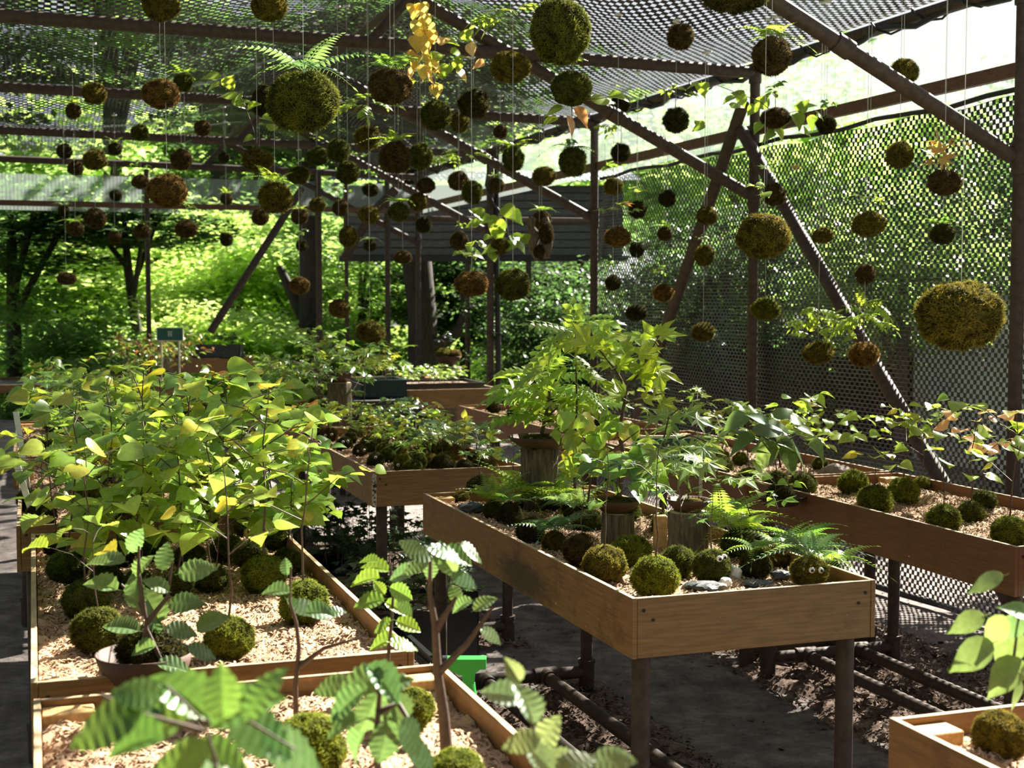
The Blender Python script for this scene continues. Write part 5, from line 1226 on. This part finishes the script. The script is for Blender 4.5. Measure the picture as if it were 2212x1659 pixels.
# shaded trays of ivy on the ground below the faces table
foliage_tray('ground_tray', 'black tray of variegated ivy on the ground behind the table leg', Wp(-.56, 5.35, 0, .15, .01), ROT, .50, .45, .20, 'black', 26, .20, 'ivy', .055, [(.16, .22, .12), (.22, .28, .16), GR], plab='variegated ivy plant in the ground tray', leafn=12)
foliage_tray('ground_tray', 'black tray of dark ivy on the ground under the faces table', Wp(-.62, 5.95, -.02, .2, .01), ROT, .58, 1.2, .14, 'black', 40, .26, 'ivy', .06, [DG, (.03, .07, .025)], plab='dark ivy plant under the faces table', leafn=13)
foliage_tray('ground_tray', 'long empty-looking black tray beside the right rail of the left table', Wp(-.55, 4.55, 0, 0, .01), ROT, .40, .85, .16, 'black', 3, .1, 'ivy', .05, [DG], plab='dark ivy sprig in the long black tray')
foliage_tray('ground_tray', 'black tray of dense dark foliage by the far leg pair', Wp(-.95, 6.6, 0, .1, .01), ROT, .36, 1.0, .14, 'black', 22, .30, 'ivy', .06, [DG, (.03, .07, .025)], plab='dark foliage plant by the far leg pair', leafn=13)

# bark chips ------------------------------------------------------------------------
def chips(name, label, corner, w, l, n, sd_):
    rs = np.random.RandomState(sd_)
    lx = rs.uniform(-.05, w + .05, n); ly = rs.uniform(-.05, l + .05, n)
    base = np.array(Vector((corner[0], corner[1], 0))) + np.outer(lx, np.array(C2)) + np.outer(ly, np.array(D2))
    mound = .035 * np.clip(np.minimum(lx + .05, w + .05 - lx) / .15, 0, 1)
    base[:, 2] = mound * rs.uniform(.3, 1, n) - .01
    a = rs.uniform(0, 6.28, n); L = rs.uniform(.008, .028, n); Wd = L * rs.uniform(.2, .6, n); ti = rs.uniform(-.7, .7, (n, 2))
    u = np.stack([np.cos(a), np.sin(a), ti[:, 0]], 1) * L[:, None] / 2; v = np.stack([-np.sin(a), np.cos(a), ti[:, 1]], 1) * Wd[:, None] / 2
    V = np.stack([base - u - v, base + u - v, base + u + v, base - u + v], 1).reshape(-1, 3)
    # mound surface under the chips
    nx, ny = 30, 80; X, Y = np.meshgrid(np.linspace(-.1, w + .1, nx), np.linspace(-.1, l + .1, ny))
    E_ = np.minimum(np.minimum(X.ravel() + .1, w + .1 - X.ravel()), np.minimum(Y.ravel() + .1, l + .1 - Y.ravel())); Z = -.075 + .075 * np.clip(E_ / (.16 + .05 * np.sin(Y.ravel() * 9) + .04 * np.sin(Y.ravel() * 23 + X.ravel() * 7)), 0, 1) + .012 * np.sin(X.ravel() * 31 + Y.ravel() * 23)
    B = np.array(Vector((corner[0], corner[1], 0))) + np.outer(X.ravel(), np.array(C2)) + np.outer(Y.ravel(), np.array(D2)); B[:, 2] = Z
    i = (np.arange(ny - 1)[:, None] * nx + np.arange(nx - 1)[None, :]).ravel() + 4 * n
    me = mesh_np(name, np.concatenate([V, B]), [np.arange(4 * n).reshape(-1, 4), np.stack([i, i + 1, i + nx + 1, i + nx], 1)], M['mulch'])
    o = link(name, me); tag(o, label, 'mulch', None, 'stuff')
chips('bark_mulch', 'brown bark mulch on the ground under the front table', TB, .68, 1.9, 6000, 1)
chips('bark_mulch', 'sunlit bark mulch under the table along the netting', crow(3.0), .95, 3.2, 11000, 2)
chips('bark_mulch', 'dark bark mulch on the ground under the faces table', TA1, .66, 2.0, 5000, 3)
chips('bark_mulch', 'bark mulch below the right rail of the nearest table', (.35, 1.6), .5, 2.0, 4000, 4)

def grit(n, sd_):
    rs = np.random.RandomState(sd_); x = rs.uniform(-1.5, 3.6, n); y = 2.2 + 9 * rs.uniform(0, 1, n) ** 1.6
    z = np.array([noise.fractal(Vector((a * 1.3, b * 1.3, 0)), 1.0, 2.0, 4) for a, b in zip(x, y)]) * .018 - .017
    a = rs.uniform(0, 6.28, n); L = rs.uniform(.003, .013, n) * (1 + 1.5 * (rs.uniform(0, 1, n) > .97)); Wd = L * rs.uniform(.3, .8, n); ti = rs.uniform(-.6, .6, (n, 2))
    b = np.stack([x, y, z], 1); u = np.stack([np.cos(a), np.sin(a), ti[:, 0]], 1) * L[:, None] / 2; v = np.stack([-np.sin(a), np.cos(a), ti[:, 1]], 1) * Wd[:, None] / 2
    V = np.stack([b - u - v, b + u - v, b + u + v, b - u + v], 1).reshape(-1, 3)
    tag(link('path_grit', mesh_np('path_grit', V, [np.arange(4 * n).reshape(-1, 4)], M['soil'])), 'dark volcanic grit and bits of bark lying on the path', 'grit', None, 'stuff')
grit(26000, 8)
# ------------------------------------------------------------------ world outside: trees, shrubs, buildings
def foliage_mesh(seed_, nleaf, clumps, size, flat=.8):
    rs = np.random.RandomState(seed_)
    c = sphere_pts(clumps, rs) * rs.uniform(.25, .95, clumps)[:, None] ** .6; c[:, 2] *= flat
    k = rs.randint(0, clumps, nleaf)
    off = rs.normal(size=(nleaf, 3)) * np.array((.17, .17, .055))
    p = c[k] + off; p[:, 2] -= .25 * (off[:, 0] ** 2 + off[:, 1] ** 2)
    a = rs.uniform(0, 6.28, nleaf); tilt = rs.uniform(-.7, .35, nleaf)
    ax = np.stack([np.cos(a) * np.cos(tilt), np.sin(a) * np.cos(tilt), np.sin(tilt)], 1)
    nrm = np.stack([rs.uniform(-.5, .5, nleaf), rs.uniform(-.5, .5, nleaf), np.ones(nleaf)], 1)
    sd_ = np.cross(ax, nrm); sd_ /= np.linalg.norm(sd_, axis=1)[:, None]
    L = size * rs.uniform(.6, 1.3, nleaf)[:, None]
    dr = np.array((0, 0, -.12)) * L
    V = np.stack([p, p + ax * L * .45 + sd_ * L * .34, p + ax * L + dr, p + ax * L * .45 - sd_ * L * .34], 1).reshape(-1, 3)
    i = np.arange(nleaf) * 4
    return mesh_np('foliage', V, [np.stack([i, i + 1, i + 2], 1), np.stack([i, i + 2, i + 3], 1)], M['tree'])
FOL = [foliage_mesh(1, 6500, 34, .085), foliage_mesh(2, 6500, 26, .09, .6), foliage_mesh(3, 8000, 44, .075, 1.0)]
def tree(name, x, y, z, R, col, label, trunk=True, cat='tree', group=None, lean=0.0, asp=.8, tr=None, v=None):
    root = empty(name, (x, y, -.1)); tag(root, label, cat, group); r = random.Random(seed())
    o = link('foliage', r.choice(FOL) if v is None else FOL[v], root, (0, 0, z + .1)); o.scale = (R, R, R * asp); o.rotation_euler = (0, 0, r.uniform(0, 6.28)); o.color = (*jit(col, r, .1), 1); o['kind'] = 'stuff'
    if trunk:
        t = tr or R * .05; m = MB()
        m.tube([(lean * z, 0, 0), (lean * z * .6, .02, z * .4), (lean * z * .2, 0, z * .8), (0, 0, z + R * .3)], [t * 1.25, t, t * .8, t * .3], 9)
        for q in range(3):
            a = r.uniform(0, 6.28); m.tube([(lean * z * .3, 0, z * (.55 + .12 * q)), (math.cos(a) * R * .35, math.sin(a) * R * .35, z + R * .1 * q), (math.cos(a) * R * .6, math.sin(a) * R * .6, z + R * (.1 + .15 * q))], [t * .55, t * .4, t * .12], 7)
        m.build('trunk', M['trunk'], root)
TY = (.31, .42, .15); TG_ = (.14, .23, .075); TD = (.04, .08, .026)  # sunlight put into TY and shade into TD as leaf colour
def px(u, y): return (u - 1106) / F * y
bgspec = [
 # u, y, z, R, col, trunk, label
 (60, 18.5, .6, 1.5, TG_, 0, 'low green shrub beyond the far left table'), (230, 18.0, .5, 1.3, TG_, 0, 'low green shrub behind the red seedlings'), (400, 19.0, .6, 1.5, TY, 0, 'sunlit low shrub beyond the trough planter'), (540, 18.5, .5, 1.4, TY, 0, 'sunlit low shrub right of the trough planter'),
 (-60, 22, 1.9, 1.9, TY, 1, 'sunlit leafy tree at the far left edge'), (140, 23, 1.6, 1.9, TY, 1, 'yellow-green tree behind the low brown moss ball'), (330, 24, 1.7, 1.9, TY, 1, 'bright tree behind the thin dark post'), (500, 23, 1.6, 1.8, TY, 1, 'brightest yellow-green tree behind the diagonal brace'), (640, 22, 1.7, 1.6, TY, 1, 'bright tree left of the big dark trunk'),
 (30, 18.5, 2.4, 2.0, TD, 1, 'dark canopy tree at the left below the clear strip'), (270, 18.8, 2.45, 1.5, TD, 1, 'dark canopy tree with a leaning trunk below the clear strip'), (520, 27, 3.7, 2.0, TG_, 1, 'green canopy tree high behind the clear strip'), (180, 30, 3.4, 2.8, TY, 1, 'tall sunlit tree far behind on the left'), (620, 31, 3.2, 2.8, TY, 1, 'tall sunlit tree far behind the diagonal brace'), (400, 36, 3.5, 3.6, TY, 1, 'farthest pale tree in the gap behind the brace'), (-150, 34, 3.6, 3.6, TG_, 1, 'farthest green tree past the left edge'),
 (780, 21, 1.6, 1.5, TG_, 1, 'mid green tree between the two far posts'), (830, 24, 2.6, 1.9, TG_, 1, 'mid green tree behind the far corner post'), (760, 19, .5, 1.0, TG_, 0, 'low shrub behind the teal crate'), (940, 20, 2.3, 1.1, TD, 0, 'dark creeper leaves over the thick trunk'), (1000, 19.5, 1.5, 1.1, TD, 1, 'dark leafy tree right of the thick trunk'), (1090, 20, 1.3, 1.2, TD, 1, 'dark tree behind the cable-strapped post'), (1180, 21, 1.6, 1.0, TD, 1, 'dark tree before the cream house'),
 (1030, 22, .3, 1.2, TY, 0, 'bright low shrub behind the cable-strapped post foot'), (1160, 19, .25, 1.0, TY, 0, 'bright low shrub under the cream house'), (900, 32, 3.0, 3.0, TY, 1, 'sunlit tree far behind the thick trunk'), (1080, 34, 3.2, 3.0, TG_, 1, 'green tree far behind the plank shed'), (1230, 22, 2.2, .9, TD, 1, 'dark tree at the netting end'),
]
for u, y, z, R, col, tk, lab in bgspec:
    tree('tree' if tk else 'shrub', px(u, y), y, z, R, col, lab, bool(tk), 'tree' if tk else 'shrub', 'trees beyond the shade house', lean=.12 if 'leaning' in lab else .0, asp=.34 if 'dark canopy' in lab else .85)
# second ring, hill side of far trees that closes the view
for i in range(13):
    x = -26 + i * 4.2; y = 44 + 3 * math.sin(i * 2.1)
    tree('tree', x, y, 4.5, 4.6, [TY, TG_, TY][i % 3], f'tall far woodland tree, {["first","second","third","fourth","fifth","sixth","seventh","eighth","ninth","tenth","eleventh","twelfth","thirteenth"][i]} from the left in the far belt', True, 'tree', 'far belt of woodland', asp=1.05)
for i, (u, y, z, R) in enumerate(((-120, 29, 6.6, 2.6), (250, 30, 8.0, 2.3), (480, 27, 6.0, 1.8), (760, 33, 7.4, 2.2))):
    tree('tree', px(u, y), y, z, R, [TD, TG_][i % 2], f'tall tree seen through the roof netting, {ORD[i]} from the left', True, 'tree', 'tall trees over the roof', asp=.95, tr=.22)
# outside the netting wall: timber wall, pale wall, leafy trees above them
def wall_seg(name, s0, s1, t, z, mat, label, boards=0):
    base = W(s0, t, -.1); root = empty(name, base, ROT); tag(root, label, 'wall'); L = s1 - s0
    if boards:
        n = boards; hgt = (z + .1) / n
        m = MB(); m.box((.03, 0, 0), (.05, L, z + .1)); m.build('backing', M['dark'], root)
        for i in range(n):
            m = MB(); m.box((-.012 * (i % 2), 0, i * hgt + .006), (.03, L, (i + 1) * hgt - .004)); m.build('board', M[mat], root)
    else:
        m = MB(); m.box((0, 0, 0), (.12, L, z + .1)); m.build('body', M[mat], root)
        m = MB(); m.box((-.03, -.02, z + .1), (.15, L + .02, z + .16)); m.build('coping', M['tile'], root)
wall_seg('pale_wall', -3.0, 5.6, -3.75, 1.45, 'greywall', 'pale grey garden wall behind the near half of the netting')
wall_seg('timber_wall', 5.4, 11.5, -3.95, 1.15, 'dark', 'dark board wall standing behind the far half of the netting', 7)
for i in range(8):
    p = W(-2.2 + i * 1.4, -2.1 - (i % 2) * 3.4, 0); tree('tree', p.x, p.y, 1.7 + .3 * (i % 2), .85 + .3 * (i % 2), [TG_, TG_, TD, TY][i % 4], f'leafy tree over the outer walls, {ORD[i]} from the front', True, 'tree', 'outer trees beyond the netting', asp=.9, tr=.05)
for i in range(6):
    p = W(5.6 + i * 1.0, -1.8, 0); tree('shrub', p.x, p.y, .75 + .25 * (i % 2), .85, TD, f'dark shrub before the board wall, {ORD[i]} from the front', False, 'shrub', 'shrubs outside the netting', asp=1.15)
for i in range(5):
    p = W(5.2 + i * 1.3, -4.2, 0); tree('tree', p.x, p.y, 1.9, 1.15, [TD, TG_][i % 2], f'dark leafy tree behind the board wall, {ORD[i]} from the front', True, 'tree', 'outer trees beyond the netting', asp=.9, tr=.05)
o = ground('path', 3.0, 16, -2, 14, 1.0, -.05, 0, M['greywall'])

for i, (x, y, z, R) in enumerate(((-9, 3, 2.6, 3.0), (-10, 9, 3.2, 3.0), (-8, -3, 3.0, 3.2), (-3.5, -6.5, 3.0, 3.2), (2.5, -7.5, 3.2, 3.2), (8, -6, 3.0, 3.2))):  # unseen trees, added to block horizon light from behind the camera
    tree('tree', x, y, z, R, TD, f'unseen woodland tree added to block sky light, {ORD[i]} round the near end of the shed', True, 'tree', 'added woodland round the near end')
# big trunk with a side branch
y = 18.2; bx = px(915, y)
root = empty('big_tree', (bx, y, -.1)); tag(root, 'thick dark tree trunk with a drooping side branch behind the posts', 'tree')
m = MB(); m.tube([(0.05, 0, 0), (0, 0, .6), (-.02, 0, 1.4), (-.10, 0, 2.2), (-.2, 0, 3.4), (-.1, 0, 5)], [.27, .21, .19, .2, .16, .1], 14); m.build('trunk', M['trunk'], root)
m = MB(); m.tube([(.05, -.05, .95), (.3, -.1, 1.02), (.48, -.1, 1.15), (.56, -.1, 1.45), (.5, -.1, 1.8)], [.11, .085, .075, .06, .04], 10); m.build('branch', M['trunk'], root)
o = link('foliage', FOL[2], root, (0, .4, 4.6)); o.scale = (2.2, 2.2, 1.6); o.color = (*TD, 1); o['kind'] = 'stuff'
y = 18.8; root = empty('dark_tree', (px(668, y), y, -.1)); tag(root, 'broad dark trunk with a leaning limb behind the ochre hanging ball', 'tree')
m = MB(); m.tube([(-.02, 0, 0), (0, 0, 1), (.02, 0, 2), (.0, 0, 3.4)], [.2, .17, .15, .12], 12); m.build('trunk', M['trunk'], root)
m = MB(); m.tube([(-.05, 0, 1.2), (-.28, 0, 1.75), (-.4, 0, 2.0)], [.08, .07, .05], 9); m.build('branch', M['trunk'], root)
o = link('foliage', FOL[0], root, (0, .2, 4.2)); o.scale = (1.8, 1.8, 1.4); o.color = (*TD, 1); o['kind'] = 'stuff'

# plank shed facing the shade house
y0 = 16.8; a = P(742, 552, y0); b = P(1292, 400, y0)
root = empty('plank_shed', (a.x, y0, 0)); tag(root, 'weathered grey plank shed front beyond the far posts', 'shed')
w = b.x - a.x + .3; zz = a.z; n = 9; hgt = (b.z - a.z) / n
for i in range(n):
    m = MB(); m.box((0, -.012 * (i % 2), zz + i * hgt + .006), (w, .03, zz + (i + 1) * hgt - .004)); m.build('plank', M['plank'], root)
m = MB(); m.box((-.05, -.06, zz - .07), (w + .05, .06, zz - .002)); m.build('lintel', M['dark'], root)
m = MB(); m.box((0, .04, zz), (w, .06, b.z)); m.build('backing', M['dark'], root)
for u in (1010, 1142, 1252):
    q = P(u, 600, y0); m = MB(); m.tube([(q.x - a.x, 0, -.1), (q.x - a.x, 0, zz)], .035, 12); m.build('post', M['pipe'], root)
m = MB(); vs = []
for k in range(120):
    x = -.2 + k * (w + .4) / 119; zf = .02 * (k % 2); vs += [(x, -.25, b.z + .03 + zf), (x, 1.6, b.z + .30 + zf)]
m.add(vs, [(2 * k, 2 * k + 2, 2 * k + 3, 2 * k + 1) for k in range(119)]); m.build('roof_sheet', M['tile'], root)
# cream house far right
y1 = 24.; hx = px(1150, y1); root = empty('cream_house', (hx, y1, -.1)); tag(root, 'cream walled house with a grey roof, glimpsed past the netting end', 'house')
m = MB(); m.box((0, 0, 0), (3.2, 2.4, 1.75)); m.build('wall', M['plaster'], root)
m = MB(); m.add([(-.25, -.35, 1.72), (3.5, -.35, 1.72), (3.5, 1.2, 2.35), (-.25, 1.2, 2.35), (-.25, 2.75, 1.72), (3.5, 2.75, 1.72), (-.25, -.35, 1.78), (3.5, -.35, 1.78), (3.5, 1.2, 2.42), (-.25, 1.2, 2.42), (-.25, 2.75, 1.78), (3.5, 2.75, 1.78)],
                [(0, 1, 2, 3), (3, 2, 5, 4), (6, 9, 8, 7), (9, 10, 11, 8), (0, 6, 7, 1), (4, 5, 11, 10), (0, 3, 9, 6), (3, 4, 10, 9), (1, 7, 8, 2), (2, 8, 11, 5)]); m.build('roof', M['tile'], root)
m = MB(); m.box((.9, -.03, .7), (1.6, .02, 1.4)); wdw = m.build('window', M['dark'], root)

# cables looping by the cable-strapped post
for i, pts in enumerate((((1062, 330), (1050, 400), (1065, 440), (1090, 470), (1096, 510), (1080, 540)), ((870, 300), (940, 362), (985, 360), (1015, 335)))):
    y = (12.6, 12.0)[i]; pr = empty('cable', P(*pts[0], y)); tag(pr, ('black cable looping beside the cable-strapped post', 'black cable drooping below the eave before the clear band')[i], 'cable')
    ys = ([12.85] * 6, [15.25, 14.6, 14.0, 13.45])[i]; q0 = P(*pts[0], ys[0]); pr.location = q0
    m = MB(); m.tube([P(u, v, yy) - q0 for (u, v), yy in zip(pts, ys)], .014, 8); m.build('cable_run', M['cable'], pr)
print('objects', len(bpy.data.objects))
